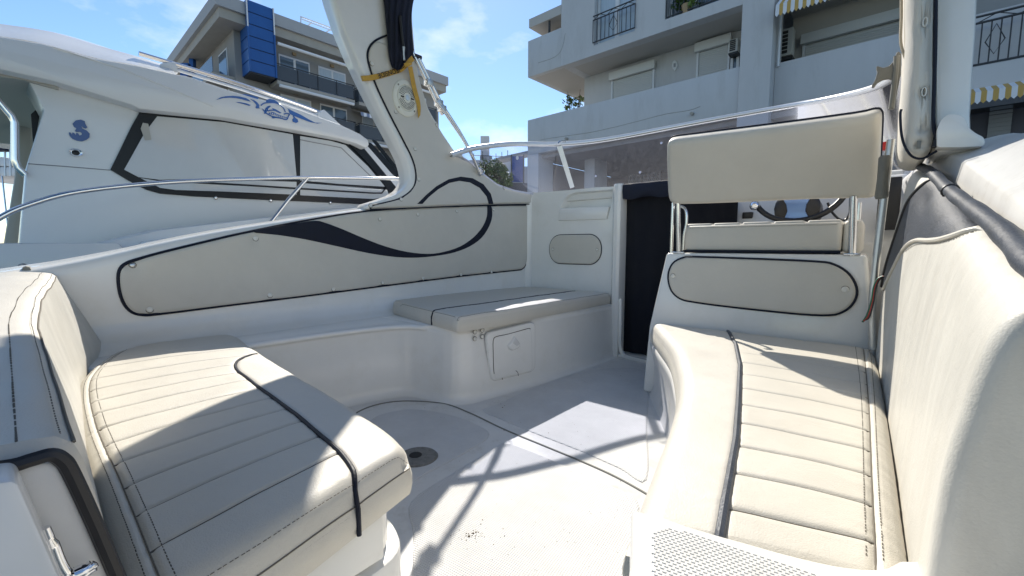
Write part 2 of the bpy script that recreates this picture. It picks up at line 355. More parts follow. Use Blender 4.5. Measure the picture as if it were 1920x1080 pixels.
def puff(name, P2, to3d, depth, m, parent=None, edge=0.02, grid=0.05, dimples=(), dome=0.0, thick=0.0, base=0.0, **kw):
    """Upholstered panel: flat outline P2 (Vectors), rolled edge, slight dome, dimples; to3d(x, y, h) maps to the scene."""
    if area2(P2) < 0: P2 = P2[::-1]
    P2 = resample(P2, max(0.012, edge * 1.2))
    rings = [(0, 0.0), (0.06, 0.35), (0.2, 0.6), (0.45, 0.84), (0.72, 0.96), (1.0, 1.0)]
    loops = [P2] + [inset2(P2, edge * a) for a, _ in rings[1:]]
    inner = loops[-1]; xs = [p.x for p in inner]; ys = [p.y for p in inner]; gp = []
    guard = inset2(P2, edge * 1.35); x = min(xs) + grid / 2; row = 0
    while x < max(xs):
        y = min(ys) + grid / 2 + (grid / 2 if row % 2 else 0)
        while y < max(ys):
            p = Vector((x, y))
            if inside2(p, guard): gp.append(p)
            y += grid
        x += grid * 0.87; row += 1
    for (dx, dy, dr, dd) in dimples:
        gp.append(Vector((dx, dy)))
        for rr_, nn in ((0.35, 6), (0.7, 8), (1.1, 10)):
            gp += [Vector((dx + dr * rr_ * math.cos(6.283 * k / nn), dy + dr * rr_ * math.sin(6.283 * k / nn))) for k in range(nn)]
    gp = [p for p in gp if inside2(p, guard)]
    vo, Fo = fill2(loops, (), gp)
    segs_ = [(P2[i - 1], P2[i]) for i in range(len(P2))]
    def dist(p):
        b = 1e9
        for a, c in segs_:
            d = c - a; l2 = d.length_squared
            t = max(0, min(1, (p - a).dot(d) / l2)) if l2 else 0
            b = min(b, (p - (a + d * t)).length_squared)
        return math.sqrt(b)
    V = []
    for p in vo:
        d = dist(p); q = min(1, d / edge); h = depth * math.sqrt(max(0, 1 - (1 - q) ** 2))
        if dome: h += dome * min(1, d / (edge * 5)) ** 0.7
        for (dx, dy, dr, dd) in dimples:
            e = ((p.x - dx) ** 2 + (p.y - dy) ** 2) / (dr * dr); h -= dd * math.exp(-2.2 * e)
        V.append(to3d(p.x, p.y, base + h))
    Fo = list(Fo)
    if thick:
        # a back wall: drop the outline straight back
        n0 = len(V); lp = [Vector(to3d(p.x, p.y, base - thick)) for p in P2]; V += lp
        # outline vertices come first in the triangulation input order
        idx = []
        for p in P2:
            best = min(range(len(vo)), key=lambda i: (vo[i] - p).length_squared); idx.append(best)
        n = len(P2)
        for i in range(n): Fo.append((idx[i], idx[(i + 1) % n], n0 + (i + 1) % n, n0 + i))
        Fo.append(tuple(n0 + i for i in range(n))[::-1])
    return mk(name, V, Fo, m, parent, smooth='all', **kw)
def disc_button(name, p, n, r, m, parent, h=0.4):                    # domed snap cap on a dark seat ring
    n = Vector(n).normalized(); u = n.orthogonal().normalized(); w = n.cross(u); V, Fc = [], []
    S = 12; prof = [(1.28, -0.3), (1.22, 0.10), (1.02, 0.16), (1.0, 0.35), (0.8, 0.8), (0.45, 1.0)]
    for a, b in prof:
        for k in range(S):
            t = 6.28318 * k / S; V.append(Vector(p) + (u * math.cos(t) + w * math.sin(t)) * r * a + n * (r * h * b))
    for i in range(len(prof) - 1):
        for k in range(S): Fc.append((i * S + k, i * S + (k + 1) % S, (i + 1) * S + (k + 1) % S, (i + 1) * S + k))
    Fc.append(tuple((len(prof) - 1) * S + k for k in range(S)))
    o = mk(name, V, Fc, m, parent); o.data.materials.append(MAT['seat_ring'])
    for i, pl_ in enumerate(o.data.polygons):
        if i < 2 * S: pl_.material_index = 1
    return o
def dashes(name, path, m, parent, L=0.006, gap=0.004, w=0.0016, up=(0, 0, 1)):
    P = [Vector(p) for p in path]; geos = []; up = Vector(up); acc = 0.0
    for a, b in zip(P, P[1:]):
        d = b - a; ln = d.length
        if ln < 1e-6: continue
        d = d / ln; s = d.cross(up)
        s = s.normalized() if s.length > 1e-6 else Vector((1, 0, 0)); t = -acc
        while t < ln:
            if t >= 0:
                c = a + d * t; e = a + d * min(ln, t + L); q = up * (w * 0.8)
                geos.append(([c - s * w, c + s * w, e + s * w, e - s * w, c - s * w * .6 + q, c + s * w * .6 + q, e + s * w * .6 + q, e - s * w * .6 + q],
                             [(4, 5, 6, 7), (0, 1, 5, 4), (1, 2, 6, 5), (2, 3, 7, 6), (3, 0, 4, 7)]))
            t += L + gap
        acc = ln - (t - (L + gap)) - 0 if False else max(0.0, 0.0)
    if not geos: return None
    V, Fc = merge(geos); return mk(name, V, Fc, m, parent, smooth=False, kind='stuff')
def loft(rows): # rows of equal length -> verts, quads
    V = [p for r_ in rows for p in r_]; n = len(rows[0]); Fc = []
    for i in range(len(rows) - 1):
        for k in range(n - 1): Fc.append((i * n + k, i * n + k + 1, (i + 1) * n + k + 1, (i + 1) * n + k))
    return V, Fc
# ------------------------------------------------------------------ water and quay
o = mk('water', *loft([[Vector((x, y, -0.95)) for x in (-600, -60, 0, 60, 600)] for y in (-600, -60, 0, 8.6, 60, 600)]), 'water', smooth=False); o['kind'] = 'structure'
o = box('quay', (-300, 8.2, -2.0), (300, 420, -0.35), 'quay_stone'); o['kind'] = 'structure'
o = box('harbour_wall', (-300, -60, -2.0), (-22, 8.19, -0.30), 'quay_stone'); o['kind'] = 'structure'

# ------------------------------------------------------------------ the motor boat: hull, liner, floor, bulkhead
boat = thing('motorboat', 'white motorboat cockpit with cream upholstery, seen from its stern', 'boat', (-1.19, 1.2, -0.9))

# port side: inner wall, rounded gunwale cap, outer topsides
SHEER = [(-0.3, 0.715)]
for (px, py) in ((100, 503), (215, 474), (330, 446), (440, 427), (560, 409), (690, 389), (840, 377), (1000, 362)):
    p = onW(px, py); SHEER.append((p.y, p.z))
SHEER.append((4.5, SHEER[-1][1] + 0.05))
def sheer(y): return sum(lerp_tab(SHEER, y + d) for d in (-0.2, -0.1, 0, 0.1, 0.2)) / 5
rows = []
ys = [-0.25 + i * 0.07 for i in range(62)]
for y in ys:
    xw = wall_x(y); z = sheer(y); e = 0.001
    dx = (wall_x(y + e) - wall_x(y - e)) / (2 * e); nrm = Vector((-1, dx, 0)).normalized()
    c = Vector((xw, y, 0))
    prof = [(-0.11, 0.4045), (-0.055, 0.418), (-0.018, 0.448), (0, 0.52), (0, 0.6), (0.0, z - 0.05), (0.002, z - 0.03), (0.010, z - 0.012), (0.026, z - 0.002), (0.05, z), (0.16, z + 0.004), (0.20, z - 0.006), (0.215, z - 0.03), (0.23, z - 0.3), (0.16, -0.3), (0.0, -1.0)]
    rows.append([c + nrm * a + Vector((0, 0, b)) for a, b in prof])
V, Fc = loft(rows); mk('hull_side', V, Fc, 'gelcoat', boat, smooth='all')

# seat liner: lower wall with its cove and the locker under the small bench
LP = [(-2.16, -0.2), (-2.16, 0.5), (-2.13, 1.0), (-2.08, 1.27), (-2.0, 1.44), (-1.87, 1.50), (-1.75, 1.51), (-1.685, 1.535), (-1.645, 1.60), (-1.622, 1.72), (-1.560, 2.1), (-1.505, 2.6), (-1.468, 3.02)]
LPs = catmull([Vector((a, b, 0)) for a, b in LP], 8)
rows = []
for i, p in enumerate(LPs):
    t = (LPs[min(i + 1, len(LPs) - 1)] - LPs[max(i - 1, 0)]).normalized(); n = Vector((-t.y, t.x, 0))     # to port, away from the cockpit
    prof = [(-0.045, 0.0005), (-0.026, 0.004), (-0.011, 0.015), (-0.003, 0.032), (0, 0.055), (0.008, 0.2), (0.017, 0.366), (0.014, 0.374), (-0.002, 0.380), (-0.008, 0.390), (-0.002, 0.400), (0.014, 0.404)]
    lipk = max(0.0, min(1.0, (1.50 - p.y) / 0.06)) if p.x > -1.9 else 1.0          # the moulded lip dies out under the bench cushion
    rows.append([p + n * (a if a > 0.001 or b < 0.1 else 0.018 + (a - 0.018) * lipk) + Vector((0, 0, b)) for a, b in prof])
V, Fc = loft(rows)
top = [r_[-1] for r_ in rows]; o_ = len(V)
for p in top: V.append(Vector((wall_x(p.y) - 0.0, p.y, 0.404)))
n_ = len(rows[0])
for i in range(len(top) - 1): Fc.append((i * n_ + n_ - 1, (i + 1) * n_ + n_ - 1, o_ + i + 1, o_ + i))
mk('seat_liner', V, Fc, 'gelcoat', boat, smooth='all')

# cockpit floor
floor = box('cockpit_floor', (-2.35, -0.3, -0.03), (0.25, 3.3, 0.0), 'gelcoat_worn', boat)
def floor_pad(pix):
    P = [Vector(onZ(a, b, 0).xy) for a, b in pix]
    P = [Vector((q.x, q.y)) for q in catmull([Vector((p.x, p.y, 0)) for p in P], 4, True)]
    puff('nonskid_panel', P, lambda x, y, h: Vector((x, y, 0.0004 + h)), 0.0035, 'nonskid', floor, edge=0.012, grid=0.5)
floor_pad([(905, 770), (935, 757), (1000, 728), (1075, 702), (1150, 690), (1205, 695), (1216, 735), (1213, 800), (1213, 900), (1160, 878), (1085, 845), (1000, 812), (940, 787)])
floor_pad([(948, 832), (985, 843), (1060, 874), (1130, 905), (1195, 940), (1190, 1000), (1180, 1085), (1050, 1150), (800, 1150), (775, 1000), (772, 940), (850, 888), (925, 842)])
floor_pad([(690, 792), (720, 776), (770, 768), (830, 775), (885, 793), (918, 815), (880, 845), (800, 888), (750, 905), (600, 870)])
seam = [onZ(a, b, 0.001) for a, b in ((640, 800), (672, 772), (715, 757), (765, 752), (832, 757), (880, 774), (945, 805), (1020, 836), (1090, 865), (1150, 892), (1205, 922), (1250, 950))]
tube('hatch_seam', seam, 0.0042, 'grey_plastic', floor, 6, sm=6)
def disc(name, c, r, h, m, parent, S=28, hole=None):
    V = [Vector((c.x + r * math.cos(6.28318 * k / S), c.y + r * math.sin(6.28318 * k / S), c.z)) for k in range(S)]
    V2 = [Vector((c.x + (r - h) * math.cos(6.28318 * k / S), c.y + (r - h) * math.sin(6.28318 * k / S), c.z + h)) for k in range(S)]
    return mk(name, V + V2, [(k, (k + 1) % S, S + (k + 1) % S, S + k) for k in range(S)] + [tuple(range(S, 2 * S))], m, parent)
cd = onZ(783, 857, 0.004); sock = disc('table_socket', cd, 0.082, 0.006, 'rust_disc', floor)
disc('socket_hole', onZ(779, 853, 0.0102) , 0.026, 0.001, 'dark_hole', sock)
# crumbs and dirt on the floor
geos = []
def crumb(px, py, s):
    c = onZ(px + random.uniform(-2, 2), py + random.uniform(-1, 1), 0.0045); a = random.uniform(0, 6.28)
    q = [Vector((math.cos(a + k * 1.257) * s * random.uniform(0.5, 1.2), math.sin(a + k * 1.257) * s * random.uniform(0.5, 1.2), 0)) for k in range(5)]
    geos.append(([c + v for v in q] + [c + Vector((0, 0, s * 0.8))], [(k, (k + 1) % 5, 5) for k in range(5)]))
for px, py, s in ((880, 1006, .010), (886, 1001, .007), (893, 997, .006), (874, 1000, .004), (902, 982, .004), (905, 974, .004), (948, 1005, .005), (963, 1025, .003), (925, 1021, .003), (1043, 1014, .004), (1066, 1016, .003), (1050, 996, .002),
                  (942, 765, .007), (947, 760, .005), (940, 757, .004), (1027, 811, .004), (1090, 833, .003), (1065, 689, .006), (1050, 694, .004), (1095, 716, .004), (1163, 704, .005), (1177, 706, .003), (1012, 722, .003), (1020, 728, .003),
                  (1110, 718, .003), (945, 808, .006), (795, 765, .004), (975, 793, .003), (1165, 903, .004), (870, 1080, .004), (1130, 690, .003), (1000, 703, .003)):
    crumb(px, py, s * 0.6)
for _ in range(40): crumb(random.gauss(882, 14), random.gauss(1003, 6), random.uniform(.0007, .002))
for _ in range(160): crumb(random.uniform(780, 1200), random.uniform(700, 1070), random.uniform(.0006, .0017))
V, Fc = merge(geos); mk('floor_crumbs', V, Fc, 'crumb', floor, smooth=False, kind='stuff')

# forward bulkhead with a scooped tray
YB = 3.0
def bk(px, py): p = onY(px, py, YB); return Vector((p.x, p.z))
def on_bk(off): return lambda x, z, h: Vector((x, YB - off - h, z))
outl = [Vector((-2.45, 0.02)), Vector((-1.452, 0.02)), Vector((-1.452, 1.285)), bk(1120, 351), bk(1070, 356), bk(1010, 361), bk(985, 361)]
scoop = [bk(*q) for q in ((1047, 414), (1049, 400), (1052, 388), (1057, 374), (1066, 365), (1082, 360), (1110, 358), (1149, 355), (1148, 375), (1144, 392), (1139, 411))]
if area2(outl) < 0: outl = outl[::-1]
outl = resample(outl, 0.08); sc = scoop if area2(scoop) > 0 else scoop[::-1]; sc = resample(sc, 0.02)
vo, Fo = fill2([outl], [sc]); V = [Vector((p.x, YB, p.y)) for p in vo]
n0 = len(V); n = len(sc)
for dpt, ins in ((0.0, 0.0), (0.006, 0.004), (0.03, 0.010), (0.05, 0.018), (0.058, 0.03)):
    V += [Vector((p.x, YB + dpt, p.y)) for p in inset2(sc, ins)]
for j in range(4):
    for i in range(n): Fo.append((n0 + j * n + i, n0 + j * n + (i + 1) % n, n0 + (j + 1) * n + (i + 1) % n, n0 + (j + 1) * n + i))
back = inset2(sc, 0.03); vb, fb = fill2([back]); o_ = len(V)
V += [Vector((p.x, YB + 0.058, p.y)) for p in vb]; Fo += [tuple(i + o_ for i in f) for f in fb]
bulk = mk('bulkhead', V, Fo, 'gelcoat', boat)
lip = [bk(*q) for q in ((1048, 414), (1051, 391), (1143, 387), (1138, 411))]
prism('tray_lip', [Vector((p.x, YB + 0.05, p.y)) for p in lip], (0, -0.062, 0), 'gelcoat', bulk, bev=0.006)
# foredeck behind the bulkhead top and cabin top
dk = [(-2.45, 2.9), (-2.38, 3.03), (-1.2, 3.03), (-0.80, 3.03), (-0.80, 3.25), (0.13, 3.25), (0.13, 3.04), (0.2, 3.04), (0.25, 3.2), (0.1, 4.6), (-0.5, 5.6), (-1.2, 5.9), (-1.9, 5.6), (-2.35, 4.6)]
prism('foredeck', [Vector((a, b, 1.21 if b < 3.5 else 1.19)) for a, b in dk[1:]], (0, 0, 0.06), 'gelcoat', boat, bev=0.012)
# rounded corner post between the side wall and the bulkhead, then the door jamb
tube('corner_fillet', [Vector((wall_x(3.0) - 0.03, 3.03, z)) for z in (0.38, 0.6, 0.9, 1.2, 1.262)], 0.075, 'gelcoat', boat, 16)
jam = [(-1.515, 3.005), (-1.51, 2.975), (-1.492, 2.955), (-1.465, 2.952), (-1.446, 2.965), (-1.44, 2.99), (-1.44, 3.06), (-1.515, 3.06)]
rows = []
for z, k in ((0.0, 0.0), (0.05, 0), (0.6, 0), (1.15, 0), (1.24, 0.0), (1.275, 0.004), (1.295, 0.012), (1.302, 0.03)):
    cx, cy = -1.478, 3.02
    rows.append([Vector((cx + (x - cx) * (1 - k * 4), cy + (y - cy) * (1 - k * 4), z)) for x, y in jam + jam[:1]])
V, Fc = loft(rows); Fc.append(tuple(range((len(rows) - 1) * 9, (len(rows) - 1) * 9 + 8))); mk('door_jamb', V, Fc, 'gelcoat', boat)
# doorway: recess lining, sill
prism('door_sill', [Vector(p) for p in ((-1.44, 2.97, 0.0), (-0.70, 2.97, 0.0), (-0.70, 3.1, 0.0), (-1.44, 3.1, 0.0))], (0, 0, 0.028), 'gelcoat', boat, bev=0.008)
tube('sill_trim', [onY(a, b, 2.962) for a, b in ((1166, 610), (1165, 640), (1168, 657), (1178, 666), (1222, 677), (1262, 687))], 0.004, 'steel', boat, 6, sm=5)
tube('sill_fillet', [onY(a, b, 2.985) for a, b in ((1163, 560), (1163, 640), (1166, 661), (1178, 671), (1222, 681), (1262, 691))], 0.016, 'gelcoat', boat, 8, sm=5)
box('cabin_lining', (-1.50, 3.32, -0.02), (-0.62, 3.36, 1.2), 'curtain_navy', boat)
# companionway curtain: hanging navy cloth
cur = thing('companionway_curtain', 'dark navy cloth hanging in the companionway left of the helm seat', 'curtain', (-1.1, 3.04, 0.03))
rows = []
for j in range(15):
    z = 0.03 + (1.262 - 0.03) * j / 14
    rows.append([Vector((-1.46 + 0.78 * i / 60, 3.06 + 0.010 * math.sin(i * 0.62 + 0.5 * math.sin(j * 0.5)) * (1 - 0.5 * j / 14) + 0.008 * math.sin(i * 0.21 + j * 0.33), z)) for i in range(61)])
V, Fc = loft(rows); mk('cloth', V, Fc, 'curtain_navy', cur, smooth='all')
rows = []
for j, (z, b) in enumerate(((1.19, 0.0), (1.195, 0.006), (1.24, 0.012), (1.285, 0.012), (1.298, 0.0), (1.299, -0.05))):
    rows.append([Vector((-1.437 + 0.75 * i / 40, 2.985 - b + 0.002 * math.sin(i * 0.9), z - (0.008 * math.sin(i * 0.5) if j == 0 else 0))) for i in range(41)])
V, Fc = loft(rows); mk('valance', V, Fc, 'canvas_navy', cur, smooth='all')

# oval upholstered panels
def stadium(x0, x1, z0, z1, r=None, n=10):
    r = r or (z1 - z0) / 2; out = []
    for cx, cz, a0 in ((x1 - r, z1 - r, 0), (x0 + r, z1 - r, 90), (x0 + r, z0 + r, 180), (x1 - r, z0 + r, 270)):
        for k in range(n + 1):
            a = R(a0 + 90 * k / n); q = Vector((cx + r * math.cos(a), cz + r * math.sin(a)))
            if not out or (q - out[-1]).length > 1e-5: out.append(q)
    if (out[0] - out[-1]).length < 1e-5: out.pop()
    return out
def rounded_poly(P, r, n=5):
    out = []; N_ = len(P)
    for i in range(N_):
        a, b, c = P[i - 1], P[i], P[(i + 1) % N_]; rr_ = r[i] if isinstance(r, (list, tuple)) else r
        d1 = (a - b); d2 = (c - b); k = min(rr_, d1.length * .48, d2.length * .48); s = b + d1.normalized() * k; e = b + d2.normalized() * k
        for j in range(n + 1):
            t = j / n; out.append(s * (1 - t) ** 2 + b * 2 * t * (1 - t) + e * t * t)
    return out
a, b = bk(1031, 470), bk(1128, 465); zt, zb = bk(1080, 440).y, bk(1080, 495).y
P = stadium(a.x, b.x, zb, zt, 0.108)
ov = puff('oval_panel', P, on_bk(0.002), 0.012, 'vinyl', boat, edge=0.014, grid=0.04, dimples=[(a.x + 0.035, (zt + zb) / 2, 0.03, 0.006), (b.x - 0.035, (zt + zb) / 2, 0.03, 0.006)])
tube('piping', [Vector((p.x, YB - 0.003, p.y)) for p in P], 0.0045, 'navy_vinyl', ov, 6, True)
for x in (a.x + 0.035, b.x - 0.035): disc_button('snap_button', (x, YB - 0.0095, (zt + zb) / 2), (0, -1, 0), 0.010, 'button', ov)

# ------------------------------------------------------------------ port side panel (upholstered, snapped to the wall)
def wall_uv(px, py): p = onW(px, py); return Vector((p.y, p.z))
def on_wall(off):
    return lambda y, z, h: Vector((wall_x(y) + off + h, y, z))
pan_px = [(222, 520), (226, 503), (238, 493), (262, 485), (330, 467), (475, 433), (600, 409), (690, 396), (800, 389), (900, 386), (980, 385), (1001, 386), (1002, 392), (998, 425), (992, 465), (986, 492), (978, 504), (960, 507), (850, 519), (700, 538), (560, 556), (420, 573), (300, 588), (268, 590), (248, 585), (234, 571), (225, 548)]
P = [wall_uv(*q) for q in pan_px]
P = [Vector((q.x, q.y)) for q in catmull([Vector((p.x, p.y, 0)) for p in P], 3, True)]
btn_px = [(248, 497), (280, 580), (478, 447), (505, 553), (612, 423), (624, 542), (711, 411), (716, 530), (782, 402), (792, 522), (855, 396), (863, 515), (924, 393), (920, 510), (978, 497), (998, 392)]
bt = [wall_uv(*q) for q in btn_px]
side = puff('side_panel', P, on_wall(0.001), 0.016, 'vinyl', boat, edge=0.022, grid=0.045, dimples=[(b.x, b.y, 0.045, 0.009) for b in bt[:-2]])
tube('piping', [on_wall(0.004)(p.x, p.y, 0) for p in P], 0.0075, 'navy_vinyl', side, 7, True)
for b in bt[1:]: disc_button('snap_button', on_wall(0.0095)(b.x, b.y, 0), (1, 0, 0.1), 0.0125 if b.x < 1.2 else 0.011, 'button', side)
b = bt[0]; disc_button('snap_stud', on_wall(0.0095)(b.x, b.y, 0), (1, 0, 0.1), 0.011, 'aluminium', side, 0.5)
sw_px = [(470, 434), (540, 421), (588, 414), (610, 419), (640, 430), (680, 447), (720, 462), (760, 472), (800, 476), (830, 472), (860, 462), (885, 445), (902, 425), (910, 405), (911, 386),
         (918, 386), (920, 405), (914, 425), (900, 446), (878, 462), (850, 473), (820, 479), (780, 483), (740, 482), (690, 475), (630, 462), (570, 449), (520, 441)]
def flat_stripe(name, P, on, m, parent, h=0.0):
    P = [Vector((q.x, q.y)) for q in catmull([Vector((p.x, p.y, 0)) for p in P], 3, True)]
    if area2(P) < 0: P = P[::-1]
    puff(name, P, on, 0.0025, m, parent, edge=0.004, grid=0.12)
flat_stripe('swoosh', [wall_uv(*q) for q in sw_px], on_wall(0.0168), 'navy_vinyl', side)
box('panel_trim', (-2.5, 0, 0), (-2.49, 0.01, 0.01), 'gelcoat', boat) if False else None

# ------------------------------------------------------------------ radar arch: port leg
leg_px = [(607, -60), (622, 0), (640, 55), (662, 108), (690, 168), (716, 220), (740, 265), (757, 300), (764, 325), (763, 342), (754, 356), (738, 366), (710, 376), (686, 383), (684, 393), (760, 391), (850, 387), (940, 384), (1001, 382), (1001, 363), (962, 356), (930, 345), (905, 326), (880, 303), (850, 285), (826, 250), (800, 205), (783, 150), (775, 100), (770, 40), (768, -60)]
LPP = [wall_uv(*q) for q in leg_px]
AO = 0.012                                                   # arch face stands this far inside the wall line
P = rounded_poly(LPP, 0.02, 2)
arch = puff('radar_arch', P, on_wall(AO), 0.012, 'gelcoat', boat, edge=0.02, grid=0.09, thick=0.11)
pad_px = [(700, -50), (742, 30), (726, 67), (700, 78), (688, 92), (685, 110), (692, 140), (706, 175), (728, 220), (750, 262), (768, 298), (775, 325), (773, 346), (762, 361), (742, 373), (712, 381), (693, 385), (690, 391), (760, 389), (850, 385), (940, 382), (998, 381), (999, 366), (962, 359), (928, 348), (902, 329), (878, 307), (848, 288), (824, 253), (797, 207), (781, 152), (774, 110), (772, 60), (772, -20)]
P = [wall_uv(*q) for q in pad_px[3:-2]]
P = rounded_poly(P, 0.03, 3)
ab_px = [(692, 122), (737, 211), (773, 280), (780, 337), (747, 374), (690, 386), (814, 236), (858, 295), (898, 322), (940, 353), (997, 367), (853, 377)]
ab = [wall_uv(*q) for q in ab_px]
apad = puff('arch_panel', P, on_wall(AO + 0.012), 0.012, 'vinyl_light', boat, edge=0.016, grid=0.05, dimples=[(b.x, b.y, 0.035, 0.006) for b in ab[:-1]])
pipe = [on_wall(AO + 0.016)(q.x, q.y, 0) for q in [wall_uv(*q) for q in ((728, 66), (702, 77), (688, 91), (684.5, 110), (692, 140), (706, 175), (728, 220), (750, 262), (768, 298), (775, 325), (773, 347), (762, 362), (742, 374), (712, 382), (692, 386), (690, 392))]]
tube('piping', pipe, 0.006, 'navy_vinyl', apad, 7, sm=5)
tube('edge_trim', [on_wall(AO + 0.014)(q.x, q.y, 0) for q in [wall_uv(*q) for q in ((690, 393), (760, 391), (850, 387), (940, 384), (999, 383))]], 0.004, 'navy_vinyl', apad, 6, sm=3)
for b in ab: disc_button('snap_button', on_wall(AO + 0.019)(b.x, b.y, 0), (1, 0, 0.1), 0.012, 'button', apad)
ring_px = [(776, 383), (792, 367), (812, 350), (835, 337), (858, 332), (880, 335), (900, 346), (914, 364), (919, 383), (910, 383), (906, 369), (893, 353), (875, 343), (855, 340), (836, 344), (815, 356), (798, 370), (786, 383)]
P = [wall_uv(*q) for q in ring_px]
puff('swoosh', P if area2(P) > 0 else P[::-1], on_wall(AO + 0.0245), 0.0025, 'navy_vinyl', apad, edge=0.004, grid=0.12)
# arch overhead (above the picture): leans across the boat to the starboard leg
top_a, top_b = on_wall(AO - 0.05)(LPP[0].x, LPP[0].y, 0), on_wall(AO - 0.05)(LPP[-1].x, LPP[-1].y, 0)
secs = [((top_a, top_b)), ((Vector((-2.28, 1.12, 2.62)), Vector((-2.28, 1.74, 2.74)))), ((Vector((-1.9, 1.06, 2.78)), Vector((-1.9, 1.68, 2.88)))), ((Vector((-1.2, 1.05, 2.82)), Vector((-1.2, 1.66, 2.92)))), ((Vector((-0.5, 1.06, 2.78)), Vector((-0.5, 1.68, 2.88)))), ((Vector((-0.10, 1.2, 2.55)), Vector((-0.1, 1.78, 2.65)))), ((Vector((0.06, 1.5, 2.2)), Vector((0.06, 1.95, 2.2))))]
A = catmull([s[0] for s in secs], 5); B = catmull([s[1] for s in secs], 5); rows = []
for i, (p, q) in enumerate(zip(A, B)):
    t = (A[min(i + 1, len(A) - 1)] - A[max(0, i - 1)]).normalized(); nn = t.cross((q - p).normalized()) * 0.05
    rows.append([p - nn, q - nn, q + nn, p + nn, p - nn])
V, Fc = loft(rows); mk('arch_beam', V, Fc, 'gelcoat', boat)
# ------------------------------------------------------------------ loose cushions
def table(pts):
    """polyline -> function of 0..1 by arc length"""
    P = catmull([Vector((a, b, 0)) for a, b in pts], 8); L_ = [0.0]
    for a, b in zip(P, P[1:]): L_.append(L_[-1] + (b - a).length)
    T = L_[-1]
    def f(t):
        d = max(0, min(1, t)) * T; lo, hi = 0, len(L_) - 1
        while hi - lo > 1:
            m_ = (lo + hi) // 2
            if L_[m_] <= d: lo = m_
            else: hi = m_
        k = (d - L_[lo]) / max(1e-9, L_[hi] - L_[lo]); return P[lo].lerp(P[hi], k)
    f.length = T; return f
def cushion(root, A, B, zt, zb, r, seams, sp, sb, vin='vinyl', band='vinyl_light', puffh=0.0022, ends=(True, True), crown=0.01, wav=0.0):
    """A, B: edges in plan; seams: list of t; sp(t), sb(t): where the front band ends and the back border starts (share of the width)."""
    Ln = 0.5 * (A.length + B.length); w = 0.0045 / Ln
    ts = set(); k = 0
    base = [i / 150 for i in range(151)]
    for t in base:
        if all(abs(t - s) > 2.6 * w for s in seams): ts.add(t)
    for s in seams:
        for q in (-2, -1, 0, 1, 2): ts.add(s + q * w)
    for e in range(2):
        for q in (0.15, 0.4, 0.8, 1.3): ts.add((q * r / Ln) if e == 0 else 1 - q * r / Ln)
    ts = sorted(t for t in ts if 0 <= t <= 1); t2 = [ts[0]]
    for t in ts[1:]:
        if t - t2[-1] > 1e-4: t2.append(t)
    ts = t2
    def P(t, s, extra=0.0):
        a, b = A(t), B(t); wd = (b - a).length; p = a.lerp(b, s)
        q1 = max(0, 1 - s * wd / r); q2 = max(0, 1 - (1 - s) * wd / r)
        e1 = max(0, 1 - t * Ln / r) if ends[0] else 0; e2 = max(0, 1 - (1 - t) * Ln / r) if ends[1] else 0
        q = min(1, math.sqrt(max(q1, q2) ** 2 + max(e1, e2) ** 2)); z = zt - r + r * math.sqrt(max(0, 1 - q * q))
        z += crown * (math.sin(math.pi * min(1, max(0, s))) ** 0.7) * min(1, t * Ln / 0.12 if ends[0] else 1) * min(1, (1 - t) * Ln / 0.12 if ends[1] else 1)
        z += wav * math.sin(p.x * 23 + 1.3 * math.sin(p.y * 17)) * math.sin(p.y * 19 + p.x * 7)
        a_, b_ = sp(t), sb(t); along_ = t * Ln
        for edge_, amp in ((a_, 0.0011), (b_, 0.0016), (0.0, 0.0009), (1.0, 0.0012)):      # puckers beside the stitching
            dd_ = abs(s - edge_) * wd
            if dd_ < 0.08 and dd_ > 0.002: z += amp * math.sin(along_ * 150 + 2.2 * math.sin(along_ * 37)) * math.sin(along_ * 23 + edge_ * 5) * math.exp(-dd_ / 0.022)
        if a_ + 1e-4 < s < b_ - 1e-4 or extra:
            for sm_ in seams:
                d = (t - sm_) * Ln; z -= 0.0045 * math.exp(-(d / 0.004) ** 2)
            if seams:
                lo = max([x for x in seams if x <= t], default=None); hi = min([x for x in seams if x > t], default=None)
                if lo is not None and hi is not None: z += puffh * math.sin(math.pi * (t - lo) / (hi - lo)) ** 0.6 * math.sin(math.pi * min(1, max(0, (s - a_) / max(1e-3, b_ - a_)))) ** 0.3
        for edge_ in (a_, b_):
            if 0.02 < edge_ < 0.98: z -= 0.005 * math.exp(-(((s - edge_) * wd) / 0.006) ** 2)
        return Vector((p.x, p.y, z))
    def strip(name, tl, s0, s1, m, ns, **kw):
        rows = []
        for t in tl:
            a_, b_ = s0(t), s1(t); wd = (B(t) - A(t)).length; loc = []
            ss = [i / ns for i in range(ns + 1)]
            e = min(0.3, 0.004 / max(0.02, (b_ - a_) * wd)); e2 = min(0.35, r / max(0.03, (b_ - a_) * wd))
            ss = sorted(set(ss + [e, 2 * e, 1 - e, 1 - 2 * e] + [e2 * q for q in (0.1, 0.3, 0.6, 1.0)] + [1 - e2 * q for q in (0.1, 0.3, 0.6, 1.0)]))
            loc = [P(t, a_ + (b_ - a_) * s) for s in ss]; rows.append((len(ss), loc))
        n = min(x for x, _ in rows); rows = [l[:n - 1] + [l[-1]] for _, l in rows]
        V, Fc = loft(rows); return mk(name, V, Fc, m, root, smooth='all', **kw)
    cuts = [0.0] + list(seams) + [1.0]
    for a, b in zip(cuts, cuts[1:]):
        tl = [t for t in ts if a - 1e-6 <= t <= b + 1e-6]
        if len(tl) > 1 and b - a > 1e-3: strip('pleat' if seams else 'top_panel', tl, sp, sb, vin, 10)
    tl = [t for t in ts if sp(t) > 1e-3]
    if tl:
        nx = [t for t in ts if t > tl[-1]]
        if nx: tl = tl + nx[:1]
        strip('front_band', tl, lambda t: 0.0, sp, band, 8)
